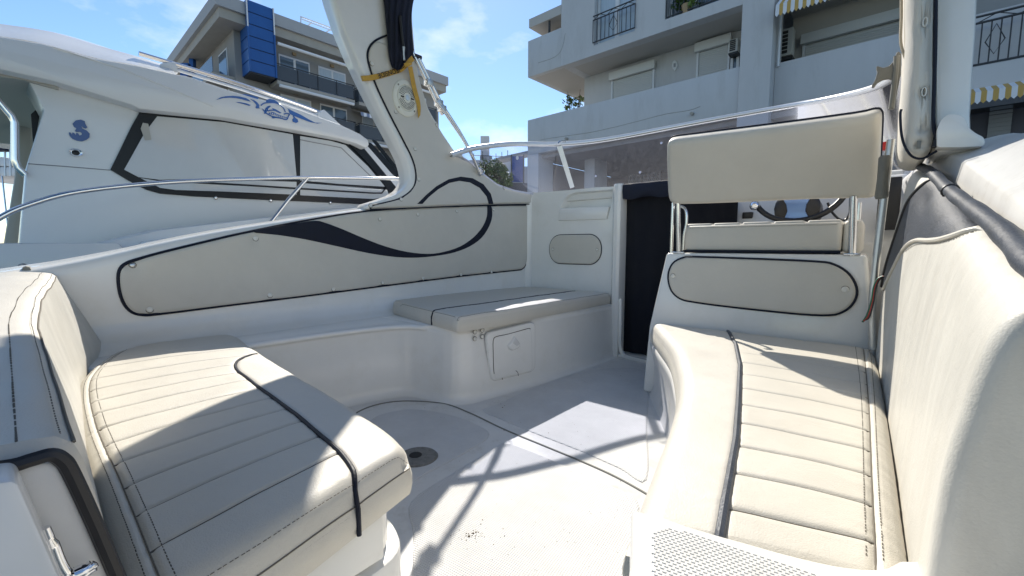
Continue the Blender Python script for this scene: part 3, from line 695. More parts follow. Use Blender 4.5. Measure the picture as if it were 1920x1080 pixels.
    tl = [t for t in ts if sb(t) < 1 - 1e-3]
    if tl: strip('back_border', tl, sb, lambda t: 1.0, vin, 5)
    loop = [(t, 0.0) for t in ts] + [(1.0, i / 12) for i in range(1, 12)] + [(t, 1.0) for t in ts[::-1]] + [(0.0, 1 - i / 12) for i in range(1, 12)]
    L0 = [P(t, s) for t, s in loop]; c = sum(L0, Vector((0, 0, 0))) / len(L0); n = len(L0); V = list(L0)
    for k in range(1, 6):
        f = k / 5; bul = 0.007 * math.sin(math.pi * f)
        for i, p in enumerate(L0):
            tg = (L0[(i + 1) % n] - L0[i - 1]); nn = Vector((tg.y, -tg.x, 0)); nn = nn.normalized() if nn.length > 1e-6 else Vector((0, 0, 0))
            if nn.dot(p - c) < 0: nn = -nn
            V.append(Vector((p.x + nn.x * bul, p.y + nn.y * bul, p.z + (zb - p.z) * f)))
    Fc = [(k * n + i, k * n + (i + 1) % n, (k + 1) * n + (i + 1) % n, (k + 1) * n + i) for k in range(5) for i in range(n)]
    mk('side_band', V, Fc, vin, root, smooth='all')
    for sm_ in seams:
        a_, b_ = sp(sm_), sb(sm_)
        tube('seam', [P(sm_, a_ + (b_ - a_) * i / 14) + Vector((0, 0, 0.0006)) for i in range(15)], 0.0015, 'seam_dark', root, 5)
    return P, ts

# --- starboard bench cushion
st = thing('bench_cushion', 'long cream pleated bench cushion with navy piping behind the helm seat', 'cushion', (-0.2, 1.5, 0.31), 'bench cushions in the cockpit')
A = table([(-0.262, 0.585), (-0.275, 0.64), (-0.318, 0.837), (-0.362, 1.042), (-0.425, 1.291), (-0.505, 1.512), (-0.64, 1.82), (-0.80, 2.10), (-0.90, 2.27), (-0.935, 2.345)])
B = table([(0.072, 0.70), (0.070, 0.8), (0.066, 1.0), (0.058, 1.5), (0.045, 2.0), (0.034, 2.35)])
pipe_tab = [(0.45, -0.12), (0.671, -0.15), (0.834, -0.176), (1.007, -0.204), (1.254, -0.253), (1.649, -0.334), (1.991, -0.424), (2.342, -0.543)]
def sp_st(t):
    a, b = A(t), B(t); s = 0.4
    for _ in range(6):
        y = a.y + (b.y - a.y) * s; s = (lerp_tab(pipe_tab, y) - a.x) / (b.x - a.x)
    return s
def sb_st(t): a, b = A(t), B(t); return 1 - 0.042 / (b.x - a.x)
def t_of_y(y):
    lo, hi = 0.0, 1.0
    for _ in range(40):
        m_ = (lo + hi) / 2; s = 0.75; yy = A(m_).y * (1 - s) + B(m_).y * s
        if yy < y: lo = m_
        else: hi = m_
    return lo
seam_t = [t_of_y(y) for y in (0.768, 0.885, 1.005, 1.13, 1.26, 1.40, 1.55, 1.70, 1.86)]
Pst, ts = cushion(st, A, B, 0.42, 0.315, 0.045, seam_t, sp_st, sb_st, wav=0.0012)
tube('piping', [Pst(t, sp_st(t)) + Vector((0, 0, 0.0045)) for t in ts], 0.008, 'slate_vinyl', st, 8)
for off in (-0.014, 0.012):
    dashes('stitching', [Pst(i / 90, sb_st(i / 90) + off / 0.5) + Vector((0, 0, 0.0003)) for i in range(3, 91)], 'thread', st, 0.005, 0.005, 0.0008)
tube('seam', [Pst(i / 60, sb_st(i / 60)) + Vector((0, 0, 0.001)) for i in range(61)], 0.0012, 'seam_dark', st, 5)
# seat base below, follows the S-shaped edge
rows = []
for i in range(41):
    t = i / 40; p = A(t); q = A(min(1, t + .01)) - A(max(0, t - .01)); n = Vector((-q.y, q.x, 0)).normalized()
    if n.x > 0: n = -n
    prof = [(0.0, 0.0), (-0.01, 0.02), (-0.02, 0.05), (-0.02, 0.19), (0.0, 0.27), (0.006, 0.295), (0.0, 0.309), (-0.03, 0.314), (-0.2, 0.314)]
    rows.append([Vector((p.x, p.y, 0)) + n * a + Vector((0, 0, b)) for a, b in prof])
V, Fc = loft(rows); mk('seat_base', V, Fc, 'gelcoat_worn', boat, smooth='all')

# --- port aft bench cushion
po = thing('bench_cushion', 'cream pleated corner cushion on the aft port bench, left foreground', 'cushion', (-1.5, 0.35, 0.31), 'bench cushions in the cockpit')
A = table([(-0.735, 0.532), (-0.775, 0.553), (-0.891, 0.574), (-1.146, 0.602), (-1.478, 0.628), (-1.994, 0.676), (-2.30, 0.715), (-2.40, 0.70)])
B = table([(-0.62, 0.07), (-0.70, 0.068), (-0.97, 0.075), (-1.43, 0.085), (-1.84, 0.115), (-2.10, 0.17), (-2.34, 0.27), (-2.43, 0.42)])
def t_of_x(x):
    lo, hi = 0.0, 1.0
    for _ in range(40):
        m_ = (lo + hi) / 2
        if A(m_).x * 0.4 + B(m_).x * 0.6 > x: lo = m_
        else: hi = m_
    return lo
tq = t_of_x(-1.60); tr = t_of_x(-1.885)
def sp_po(t):
    a, b = A(t), B(t); wd = (b - a).length; s0 = 0.15 / wd
    if t <= tq: return s0
    if t >= tr: return 0.0
    k = (t - tq) / (tr - tq); return s0 * math.sqrt(max(0.0, 1 - k ** 2.2))
def sb_po(t): a, b = A(t), B(t); return 1 - 0.036 / (b - a).length
seam_t = [t_of_x(x) for x in (-0.785, -0.90, -1.015, -1.13, -1.25, -1.37, -1.49, -1.61, -1.735, -1.87, -2.02, -2.17)]
Ppo, ts = cushion(po, A, B, 0.42, 0.315, 0.045, seam_t, sp_po, sb_po, wav=0.0012)
pp = [Ppo(t, sp_po(t)) + Vector((0, 0, 0.0045)) for t in [tr * i / 160 for i in range(161)] if True]
e0 = Ppo(0.0, sp_po(0.0)); dn = [Vector((e0.x + 0.008, e0.y, z)) for z in (0.32, 0.345, 0.37)]
tube('piping', dn + pp[1:], 0.0047, 'navy_vinyl', po, 8)
for off in (-0.014, 0.012):
    dashes('stitching', [Ppo(i / 110, sb_po(i / 110) + off / 0.5) + Vector((0, 0, 0.0003)) for i in range(2, 100)], 'thread', po, 0.005, 0.004, 0.0007)
tube('seam', [Ppo(i / 60, sb_po(i / 60)) + Vector((0, 0, 0.001)) for i in range(61)], 0.0012, 'seam_dark', po, 5)
en = [Ppo(0.0, i / 30) for i in range(31)]
tube('seam', [p + Vector((0.001, 0, -0.001)) for p in en], 0.0014, 'seam_dark', po, 5)
dashes('stitching', [p + Vector((0.0035, 0, -0.012)) for p in en], 'thread', po, 0.005, 0.004, 0.0007, up=(1, 0, 0))
dashes('stitching', [Ppo(0.008, i / 30) + Vector((0.001, 0, 0.001)) for i in range(31)], 'thread', po, 0.005, 0.004, 0.0007)
# bench base with kick step and moulded panels
bp_ = [Vector((a, b)) for a, b in ((-2.3, -0.1), (-0.70, -0.1), (-0.735, 0.2), (-0.765, 0.50), (-0.86, 0.545), (-2.3, 0.62))]
bp_ = rounded_poly(bp_, [0.02, 0.02, 0.05, 0.05, 0.05, 0.02], 4)
prism('bench_base', [Vector((p.x, p.y, 0.19)) for p in bp_], (0, 0, 0.125), 'gelcoat', boat, bev=0.010)
bp2 = [Vector((p.x + 0.022, p.y + 0.018)) for p in bp_]
prism('kick_step', [Vector((p.x, p.y, 0.0)) for p in bp2], (0, 0, 0.186), 'gelcoat', boat, bev=0.014)
bp3 = [Vector((a, b)) for a, b in ((-2.3, -0.1), (-0.63, -0.1), (-0.665, 0.2), (-0.70, 0.555), (-2.3, 0.70))]
prism('step_flange', [Vector((p.x, p.y, 0.0)) for p in rounded_poly(bp3, 0.05, 4)], (0, 0, 0.055), 'gelcoat', boat, bev=0.012)
for x0, y0, y1 in ((-0.718, 0.0, 0.28), (-0.742, 0.31, 0.47)):
    box('moulded_panel', (x0 - 0.03, y0, 0.20), (x0 + 0.001, y1, 0.305), 'gelcoat', boat, bev=0.006)

# --- small forward bench cushion on the locker
fb = thing('bench_cushion', 'small cream cushion on the white locker below the swoosh panel', 'cushion', (-1.9, 2.2, 0.405), 'bench cushions in the cockpit')
A = table([(-1.60, 1.475), (-1.585, 1.60), (-1.56, 1.90), (-1.55, 2.3), (-1.53, 2.7), (-1.52, 2.975)])
B = table([(-2.26, 1.60), (-2.40, 1.66), (-2.42, 1.95), (-2.41, 2.3), (-2.36, 2.7), (-2.33, 2.975)])
def sp_f(t): a, b = A(t), B(t); return 0.26 / (b - a).length if t < 2 else 0
Pf, ts = cushion(fb, A, B, 0.49, 0.406, 0.022, [], sp_f, lambda t: 1.0, crown=0.006, wav=0.0012)
e0 = Pf(0.0, sp_f(0.0))
tube('piping', [Vector((e0.x, e0.y - 0.007, z)) for z in (0.41, 0.43, 0.455)] + [Pf(t, sp_f(t)) + Vector((0, 0, 0.003)) for t in ts[1:] if t < 0.95], 0.0045, 'navy_vinyl', fb, 7)
tube('seam', [Pf(t, 0.012) + Vector((0, 0, 0.0005)) for t in ts], 0.0012, 'seam_dark', fb, 5)
tube('seam', [Pf(0.004, i / 20) + Vector((0, 0, 0.0005)) for i in range(21)], 0.0012, 'seam_dark', fb, 5)
box('cushion_board', (-2.2, 1.60, 0.4045), (-1.64, 2.9, 0.4055), 'grey_plastic', fb)

# ------------------------------------------------------------------ locker hatch on the bench face
h0, h1 = Vector((-1.634, 1.70, 0)), Vector((-1.569, 2.1, 0)); hu = (h1 - h0).normalized(); hn = Vector((hu.y, -hu.x, 0)); 
if hn.x < 0: hn = -hn
h0 = h0 + hn * 0.0
def onH(px, py): p = onP(px, py, h0, hn); return Vector(((p - h0).dot(hu), p.z))
def hat3(off): return lambda u, z, h: h0 + hu * u + Vector((0, 0, z)) + hn * (off + h)
hat = thing('locker_hatch', 'square white locker hatch with rounded corners below the small bench', 'hatch', h0 + hu * 0.25 + Vector((0, 0, 0.12)))
P = rounded_poly([onH(907, 622), onH(918, 716), onH(1001, 695), onH(1001, 601)], 0.05, 6)
puff('hatch_frame', P, hat3(0.002), 0.018, 'gelcoat', hat, edge=0.012, grid=0.2)
Q = rounded_poly([onH(920, 632), onH(922, 711), onH(994, 694), onH(992, 614)], 0.03, 5)
lid = puff('lid', Q, hat3(0.0185), 0.005, 'gelcoat', hat, edge=0.006, grid=0.06)
tube('lid_gap', [hat3(0.0212)(p.x, p.y, 0) for p in [onH(*q) for q in ((938, 710), (935, 703), (925, 701), (921.5, 694), (920.5, 660), (920.5, 638), (926, 630), (950, 625), (985, 615), (990, 616))]], 0.0022, 'thread', hat, 5, sm=3)
lt = [onH(*q) for q in ((958, 628), (969, 643), (967, 650), (955, 656), (947, 652), (946, 645), (952, 639))]
lat = puff('latch', rounded_poly(lt, 0.012, 4), hat3(0.0230), 0.018, 'gelcoat', lid, edge=0.012, grid=0.03)
lt2 = [onH(*q) for q in ((958, 631), (966, 643), (961, 647), (953, 641))]
puff('latch_recess', rounded_poly(lt2, 0.008, 3), hat3(0.0400), 0.003, 'gelcoat_worn', lid, edge=0.004, grid=0.03)
tube('hinge_mark', [hat3(0.0235)(p.x, p.y, 0) for p in [onH(*q) for q in ((962, 693), (966, 697), (967, 703))]], 0.002, 'thread', lid, 5, sm=3)
for q in ((890, 622), (904, 619), (890, 635), (904, 631)):
    p = onH(*q); disc_button('screw_cap', hat3(0.0035)(p.x, p.y, 0), hn, 0.011, 'button', boat)
p = onH(974, 707); disc_button('drain_hole', hat3(0.004)(p.x, p.y, 0), hn, 0.006, 'dark_hole', boat)

# ------------------------------------------------------------------ aft backrest (left foreground), transom side and gate
ab_t = thing('aft_backrest', 'cream stitched backrest roll along the transom at the left edge', 'cushion', (-1.5, 0.0, 0.40))
XS = [-2.44, -2.36, -2.2, -2.0, -1.7, -1.4, -1.1, -0.9, -0.75, -0.66, -0.615]
def bsec(x):
    zt = lerp_tab([(-2.45, 0.748), (-1.9, 0.73), (-1.3, 0.70), (-0.6, 0.662)], x); yf = lerp_tab([(-2.45, 0.135), (-2.1, 0.105), (-1.7, 0.06), (-1.3, 0.035), (-0.6, 0.030)], x)
    yb = lerp_tab([(-2.45, 0.25), (-2.2, 0.185), (-1.9, 0.135), (-1.2, 0.085), (-0.6, 0.062)], x)
    return [(yb - 0.02, 0.30), (yb, 0.40), (yb - 0.002, 0.45), (yf + (yb - yf) * 0.65, 0.55), (yf + 0.010, zt - 0.035), (yf + 0.004, zt - 0.016), (yf - 0.008, zt - 0.004), (yf - 0.025, zt), (yf - 0.10, zt + 0.004), (yf - 0.2, zt - 0.01), (yf - 0.26, zt - 0.05), (yf - 0.27, 0.35)]
rows = []
for i in range(len(XS) * 5 - 4):
    k = i / 5; a = int(k); x = XS[a] + (XS[min(a + 1, len(XS) - 1)] - XS[a]) * (k - a)
    rows.append([Vector((x, y, z + 0.0025 * math.sin(x * 31 + y * 40) * (1 if z > 0.5 else 0))) for y, z in bsec(x)])
half = len(rows)
V, Fc = loft([[p for p in r_[:6]] for r_ in rows]); mk('front_panel', V, Fc, 'vinyl_grain', ab_t, smooth='all')
V, Fc = loft([[p for p in r_[5:]] for r_ in rows]); mk('top_roll', V, Fc, 'vinyl_light', ab_t, smooth='all')
endp = [rows[-1][i] for i in range(len(rows[-1]))]
cen = sum(endp, Vector((0, 0, 0))) / len(endp)
mk('end_cap', endp + [p + (cen - p) * 0.12 + Vector((0.018, 0, 0)) for p in endp], [(i, i + 1, len(endp) + i + 1, len(endp) + i) for i in range(len(endp) - 1)] + [tuple(range(len(endp), 2 * len(endp)))], 'vinyl_light', ab_t, smooth='all')
tube('seam', [r_[5] + Vector((0, 0.001, 0.001)) for r_ in rows], 0.0016, 'seam_dark', ab_t, 6)
dashes('stitching', [r_[7] + Vector((0, -0.008, 0.0005)) for r_ in rows], 'thread', ab_t, 0.008, 0.005, 0.0010)
dashes('stitching', [r_[6] + Vector((0, 0.004, 0.001)) for r_ in rows], 'thread', ab_t, 0.005, 0.004, 0.0007)
# transom moulding that carries the gate, right at the stern
gate = thing('stern_gate', 'white stern gate with chrome handle in the bottom left corner', 'gate', (-0.6, -0.1, 0.0))
g1 = [Vector((0, y, z)) for y, z in ((-0.35, 0.0), (0.085, 0.0), (0.078, 0.40), (0.062, 0.47), (0.043, 0.56), (0.026, 0.61), (0.015, 0.632), (0.0, 0.64), (-0.35, 0.64))]
def onG(px, py, x): p = onX(px, py, x); return p
gx = -0.585
gp_ = [onG(*q, gx) for q in ((-260, 905), (0, 884), (70, 868), (98, 866), (112, 874), (125, 895), (205, 1080), (260, 1230), (-260, 1230))]
prism('gate_panel', gp_, (-0.03, 0, 0), 'gelcoat_worn', gate, bev=0.006)
tube('rubber_trim', [onG(*q, gx) for q in ((-200, 895), (0, 877), (60, 862), (95, 853), (116, 862), (132, 884), (170, 965), (216, 1072), (270, 1200))], 0.0066, 'black_rubber', gate, 8, sm=5)
g2 = [onG(*q, gx + 0.055) for q in ((-260, 905), (0, 905), (22, 902), (34, 908), (44, 930), (110, 1080), (160, 1230), (-260, 1230))]
prism('gate_leaf', g2, (-0.05, 0, 0), 'yacht_white', gate, bev=0.008)
hd = [onG(*q, gx + 0.02) for q in ((84, 990), (96, 1020), (112, 1060), (128, 1080), (150, 1074), (172, 1062), (181, 1055))]
tube('handle', catmull(hd, 5), [0.004] * 5 + [0.0055] * 10 + [0.0075] * 8 + [0.0065] * 4 + [0.004] * 3 + [0.0015], 'chrome', gate, 10)
# ------------------------------------------------------------------ starboard backrest
def project(p):
    v = Vector(p) - CP; d = v.dot(FW)
    if d < 1e-3: return (1e6, 1e6)
    return (960 + FPX * v.dot(RT) / d, 540 - FPX * v.dot(UP) / d)
SB = {   # y: section (x, z) from the seat up over the roll
    2.28: [(0.030, 0.36), (0.034, 0.45), (0.036, 0.60), (0.040, 0.74), (0.055, 0.88), (0.070, 1.00), (0.080, 1.07), (0.092, 1.115), (0.110, 1.135), (0.135, 1.135), (0.16, 1.11)],
    1.90: [(0.046, 0.36), (0.052, 0.45), (0.056, 0.60), (0.060, 0.72), (0.070, 0.84), (0.082, 0.94), (0.090, 1.00), (0.103, 1.04), (0.125, 1.06), (0.150, 1.06), (0.18, 1.03)],
    1.50: [(0.056, 0.36), (0.060, 0.44), (0.066, 0.56), (0.072, 0.67), (0.082, 0.77), (0.092, 0.85), (0.100, 0.90), (0.112, 0.940), (0.135, 0.965), (0.160, 0.965), (0.19, 0.94)],
    1.15: [(0.062, 0.36), (0.066, 0.43), (0.071, 0.54), (0.077, 0.63), (0.086, 0.71), (0.095, 0.78), (0.103, 0.83), (0.115, 0.865), (0.135, 0.885), (0.165, 0.885), (0.20, 0.86)],
    0.85: [(0.066, 0.36), (0.069, 0.43), (0.074, 0.53), (0.079, 0.61), (0.086, 0.68), (0.094, 0.74), (0.103, 0.785), (0.117, 0.815), (0.140, 0.832), (0.170, 0.832), (0.21, 0.81)],
    0.66: [(0.067, 0.36), (0.069, 0.43), (0.072, 0.53), (0.076, 0.61), (0.083, 0.67), (0.092, 0.725), (0.103, 0.765), (0.118, 0.79), (0.140, 0.803), (0.170, 0.803), (0.21, 0.79)]}
yk = sorted(SB); NS = 11
def SF(y, s):
    k = max(0, min(1, s)) * (NS - 1)
    def at(i):
        i = max(0, min(NS - 1, i))
        return Vector((lerp_tab([(q, SB[q][i][0]) for q in yk], y), y, lerp_tab([(q, SB[q][i][1]) for q in yk], y)))
    a = int(min(k, NS - 2)); f = k - a; p0, p1, p2, p3 = at(a - 1), at(a), at(a + 1), at(a + 2)
    return 0.5 * ((2 * p1) + (p2 - p0) * f + (2 * p0 - 5 * p1 + 4 * p2 - p3) * f * f + (3 * p1 - p0 - 3 * p2 + p3) * f ** 3)
def SN(y, s):
    a = SF(y + 0.01, s) - SF(y - 0.01, s); s0, s1 = max(0, s - 0.01), min(1, s + 0.01); b = SF(y, s1) - SF(y, s0)
    n = a.cross(b).normalized(); return -n if n.x > 0 else n
sbk = thing('side_backrest', 'tall cream backrest with slate blue patch along the starboard side', 'cushion', (0.12, 1.4, 0.40))
ysl = [2.28 - i * 1.62 / 47 for i in range(48)]
def dent(y, s):
    h = 0.0015 * math.sin(y * 9 + 2 * math.sin(s * 7)) * math.sin(s * 8)
    h += 0.006 * math.exp(-((s - 0.66) / 0.09) ** 2) * math.exp(-((y - 1.75) / 0.16) ** 2) * -1.6
    return h
rows = [[SF(y, i / 40) + SN(y, i / 40) * dent(y, i / 40) for i in range(41)] for y in ysl]
V, Fc = loft(rows); mk('front_panel', V, Fc, 'vinyl_grain', sbk, smooth='all')
# rounded aft end of the cushion
last = rows[-1]; rowsE = [last]
for a in (15, 32, 50, 68, 82, 90):
    rowsE.append([p + Vector(((1 - math.cos(R(a))) * 0.020, -math.sin(R(a)) * 0.022, -(1 - math.cos(R(a))) * (0.03 * max(0, i - 20) / 20))) for i, p in enumerate(last)])
rowsE.append([Vector((0.5, p.y - 0.01, p.z - 0.002)) for p in rowsE[-1]])
V, Fc = loft(rowsE); mk('end_panel', V, Fc, 'vinyl_grain', sbk, smooth='all')
V, Fc = loft([[rows[0][i] for i in range(41)], [Vector((0.22, 2.32, p.z)) for p in rows[0]]]); mk('fore_end', V, Fc, 'vinyl_grain', sbk)
def fit(px, py):
    best = None
    for i in range(0, 90):
        y = 0.6 + i * 0.0188
        for j in range(0, 61):
            s = j / 60; q = project(SF(y, s)); e = (q[0] - px) ** 2 + (q[1] - py) ** 2
            if best is None or e < best[0]: best = (e, y, s)
    return Vector((best[1], best[2]))
up_px = [(1656, 528), (1662, 505), (1672, 470), (1684, 430), (1694, 405)]
lo_px = [(1655, 531), (1668, 522), (1685, 498), (1702, 472), (1722, 455), (1745, 445), (1775, 440), (1805, 434)]
up = [Vector((2.275, 0.27))] + [fit(*q) for q in up_px[1:]]; up = [Vector((2.27, 0.26)), Vector((2.22, 0.33)), Vector((2.14, 0.42)), Vector((2.03, 0.53)), Vector((1.93, 0.64)), Vector((1.87, 0.74)), Vector((1.84, 0.86)), Vector((1.83, 0.96))]
lo = [Vector((2.275, 0.25)), Vector((2.18, 0.265)), Vector((2.02, 0.325)), Vector((1.86, 0.395)), Vector((1.70, 0.455)), Vector((1.52, 0.515)), Vector((1.36, 0.575)), Vector((1.22, 0.65)), Vector((1.12, 0.76)), Vector((1.05, 0.96))]
us = [Vector((q.x, q.y)) for q in catmull([Vector((p.x, p.y, 0)) for p in up], 5)]
ls = [Vector((q.x, q.y)) for q in catmull([Vector((p.x, p.y, 0)) for p in lo], 4)]
rows_ = []
N_ = 36
def along(L_, f): k = f * (len(L_) - 1); a = int(min(k, len(L_) - 2)); return L_[a].lerp(L_[a + 1], k - a)
for i in range(N_ + 1):
    f = i / N_; a, b = along(us, f), along(ls, f); r_ = []
    for j in range(25):
        g = j / 24; q = a.lerp(b, g); r_.append(SF(q.x, q.y) + SN(q.x, q.y) * (dent(q.x, q.y) + 0.0035))
    rows_.append(r_)
V, Fc = loft(rows_); mk('colour_patch', V, Fc, 'slate_vinyl', sbk, smooth='all', label='slate blue vinyl patch with pale edge')
tube('piping', [SF(q.x, q.y) + SN(q.x, q.y) * (dent(q.x, q.y) + 0.004) for q in us], 0.006, 'black_rubber', sbk, 8)
tube('piping', [SF(q.x, q.y) + SN(q.x, q.y) * (dent(q.x, q.y) + 0.003) for q in ls], 0.005, 'vinyl_light', sbk, 8)
dashes('stitching', [SF(q.x - 0.012, q.y - 0.012) + SN(q.x, q.y) * (dent(q.x, q.y) + 0.001) for q in ls[14:34]], 'thread', sbk, 0.006, 0.005, 0.001, up=(-0.5, 0, 0.8))
tb = [Vector((0.094, 2.27, 1.160)), Vector((0.112, 2.08, 1.118)), Vector((0.124, 1.9, 1.078)), Vector((0.135, 1.6, 1.000)), Vector((0.142, 1.35, 0.945)), Vector((0.147, 1.0, 0.876)), Vector((0.140, 0.75, 0.828)), Vector((0.138, 0.6, 0.81)), Vector((0.138, 0.45, 0.80))]
tubep = catmull(tb, 8)
tube('edge_roll', tubep, [0.011 + 0.004 * min(1, i / 20) + 0.001 * math.sin(i * 1.1) for i in range(len(tubep))], 'slate_vinyl', sbk, 12)
c = tubep[26]; t = (tubep[27] - tubep[25]).normalized(); u = t.orthogonal().normalized(); w = t.cross(u)
tube('joint_band', [c + (u * math.cos(a) + w * math.sin(a)) * 0.0155 for a in [6.283 * k / 14 for k in range(14)]], 0.003, 'black_rubber', sbk, 6, True)

# starboard coaming
CO = [(-0.4, .16, .78, .175, .81), (0.3, .16, .80, .175, .84), (0.6, .158, .818, .172, .862), (1.0, .160, .865, .176, .912), (1.4, .175, .944, .190, .992), (1.8, .167, 1.043, .180, 1.098), (2.1, .145, 1.14, .155, 1.172), (2.3, .125, 1.19, .135, 1.205), (2.6, .13, 1.19, .14, 1.21), (4.6, .0, 1.19, .01, 1.22)]
rows = []
for i in range(51):
    y = -0.4 + 5.0 * i / 50; a, b, c_, d = [lerp_tab([(q[0], q[k]) for q in CO], y) for k in (1, 2, 3, 4)]
    zo = d + lerp_tab([(0, 0.09), (1.5, 0.08), (2.0, 0.035), (2.4, 0.02), (5, 0.02)], y)
    xo = lerp_tab([(-0.4, 0.36), (2.2, 0.335), (4.6, 0.2)], y)
    rows.append([Vector(p) for p in ((a + 0.05, y, 0.3), (a + 0.02, y, b - 0.12), (a, y, b - 0.02), (a + 0.001, y, b), (a + (c_ - a) * .55, y, d - 0.008), (c_, y, d), (c_ + 0.012, y, d + 0.006), (xo - 0.05, y, zo), (xo - 0.02, y, zo + 0.002), (xo, y, zo - 0.01), (xo + 0.02, y, zo - 0.05), (xo + 0.05, y, zo - 0.3), (xo, y, -1.0))])
V, Fc = loft(rows); mk('coaming', V, Fc, 'gelcoat_worn', boat, smooth='all')

# stern tread beside the seat
trd_px = [(1192, 952), (1240, 964), (1300, 984), (1400, 1012), (1480, 1034), (1560, 1052), (1620, 1059), (1660, 1056), (1700, 1044)]
TZ = 0.447
tp = [onZ(*q, TZ) for q in trd_px]
P = [Vector((p.x, p.y)) for p in tp] + [Vector((0.10, 0.70)), Vector((0.12, 0.25)), Vector((-0.16, 0.25)), Vector((-0.20, 0.45)), Vector((-0.245, 0.56)), Vector((-0.262, 0.60))]
P = [Vector((q.x, q.y)) for q in catmull([Vector((p.x, p.y, 0)) for p in P], 3, True)]
tread = puff('stern_tread', P, lambda x, y, h: Vector((x, y, TZ - 0.014 + h)), 0.014, 'gelcoat', boat, edge=0.014, grid=0.08, thick=0.41)
pad_ = [onZ(*q, TZ) for q in ((1222, 1010), (1230, 994), (1250, 990), (1300, 1000), (1400, 1032), (1500, 1066), (1560, 1090), (1600, 1110), (1500, 1300), (1225, 1300))]
PP = [Vector((p.x, p.y)) for p in pad_]; PP = PP if area2(PP) > 0 else PP[::-1]
geos = []; d1 = (onZ(1500, 1066, TZ) - onZ(1300, 1000, TZ)); d1.z = 0; d1.normalize(); d2 = Vector((-d1.y, d1.x, 0)); org = onZ(1225, 995, TZ)
for i in range(-40, 60):
    for j in range(-60, 60):
        c = org + d1 * (i * 0.0078 + (0.0039 if j % 2 else 0)) + d2 * (j * 0.0052)
        if not inside2(Vector((c.x, c.y)), PP): continue
        b = [c + d1 * a * 0.0026 + d2 * e * 0.0015 for a, e in ((-1, -1), (1, -1), (1, 1), (-1, 1))]
        z0 = Vector((0, 0, 0.0005)); z1 = Vector((0, 0, 0.0016))
        geos.append(([q + z0 - Vector((0, 0, .001)) for q in b] + [c + (q - c) * 0.75 + z1 for q in b], [(4, 5, 6, 7), (0, 1, 5, 4), (1, 2, 6, 5), (2, 3, 7, 6), (3, 0, 4, 7)]))
V, Fc = merge(geos); mk('tread_studs', V, Fc, 'grey_plastic' if False else 'gelcoat_worn', tread, smooth=False, kind='stuff')
puff('tread_pad', PP, lambda x, y, h: Vector((x, y, TZ + h - 0.0006)), 0.0012, 'gelcoat_worn', tread, edge=0.004, grid=0.3)

# ------------------------------------------------------------------ arch: starboard leg
YL = 1.90
def lp(px, py, y=YL): return onY(px, py, y)
gl = [lp(*q) for q in ((1752, -80), (1752, 60), (1754, 150), (1755, 230), (1755, 285), (1822, 285), (1820, 215), (1824, 140), (1830, 60), (1836, -80))]
prism('arch_leg', gl, (-0.0, 0.42, 0.0), 'gelcoat', boat, bev=0.012)
ft = [lp(*q, 1.84) for q in ((1757, 276), (1757, 242), (1764, 224), (1778, 214), (1800, 215), (1810, 222), (1817, 240), (1830, 250), (1843, 256), (1847, 263), (1846, 274), (1800, 276))]
prism('arch_foot', rounded_poly([Vector(p) for p in ft], 0.008, 3), (0.0, 0.10, 0.0), 'gelcoat', boat, bev=0.012)
pl = [Vector((p.x, p.z)) for p in [lp(*q) for q in ((1700, -80), (1699, 0), (1700, 60), (1697, 120), (1692, 180), (1689, 230), (1687, 265), (1690, 285), (1700, 294), (1716, 297), (1735, 293), (1748, 278), (1752, 255), (1751, 200), (1749, 120), (1751, 0), (1752, -80))]]
pl = rounded_poly(pl, 0.015, 2)
lcx = sum(p.x for p in pl) / len(pl)
dim = [lp(*q) for q in ((1733, 48), (1731, 177), (1730, 245), (1722, 275))]
leg_pad = puff('leg_pad', pl, lambda x, z, h: Vector((x, YL + 0.015 - h, z)), 0.055, 'vinyl_light', boat, edge=0.045, grid=0.02, thick=0.30,
               dimples=[(d.x, d.z, 0.020, 0.022) for d in dim])
for d in dim[:2]:
    tube('lacing_slot', [d + Vector((0.005 * math.cos(a), -0.030, 0.013 * math.sin(a))) for a in [6.283 * k / 12 for k in range(12)]], 0.002, 'button', leg_pad, 6, True)
box('strap_end', (dim[3].x - 0.006, YL - 0.038, dim[3].z - 0.012), (dim[3].x + 0.004, YL - 0.033, dim[3].z + 0.012), 'grey_plastic', leg_pad, bev=0.001)
tube('piping', [lp(*q, YL - 0.028) for q in ((1755, -80), (1754, 60), (1752, 150), (1750, 215), (1752, 245), (1760, 268))], 0.005, 'navy_vinyl', leg_pad, 8, sm=5)
tube('piping', [lp(*q, YL - 0.03) for q in ((1690, 205), (1688, 215), (1690, 250), (1697, 275), (1710, 293), (1730, 297), (1757, 283))], 0.0035, 'navy_vinyl', leg_pad, 8, sm=5)
tube('gland', [lp(1757, 276, 1.87), lp(1760, 262, 1.87)], 0.014, 'black_rubber', leg_pad, 10)
for k, q in enumerate(((1690, -30), (1699, -30), (1706, -30))):
    tube('lacing_rope', [lp(q[0], -30, 2.0), lp(q[0] + 0, 30, 2.0), lp(q[0] - 1 + k, 80, 2.0), lp(1698 + 2 * k, 110, 2.0)], 0.0042, 'rope_beige', leg_pad, 6, sm=4)
tube('base_seal', [lp(*q, 2.1) for q in ((1690, 303), (1705, 302), (1720, 296), (1745, 288))], 0.006, 'black_rubber', leg_pad, 6, sm=4)

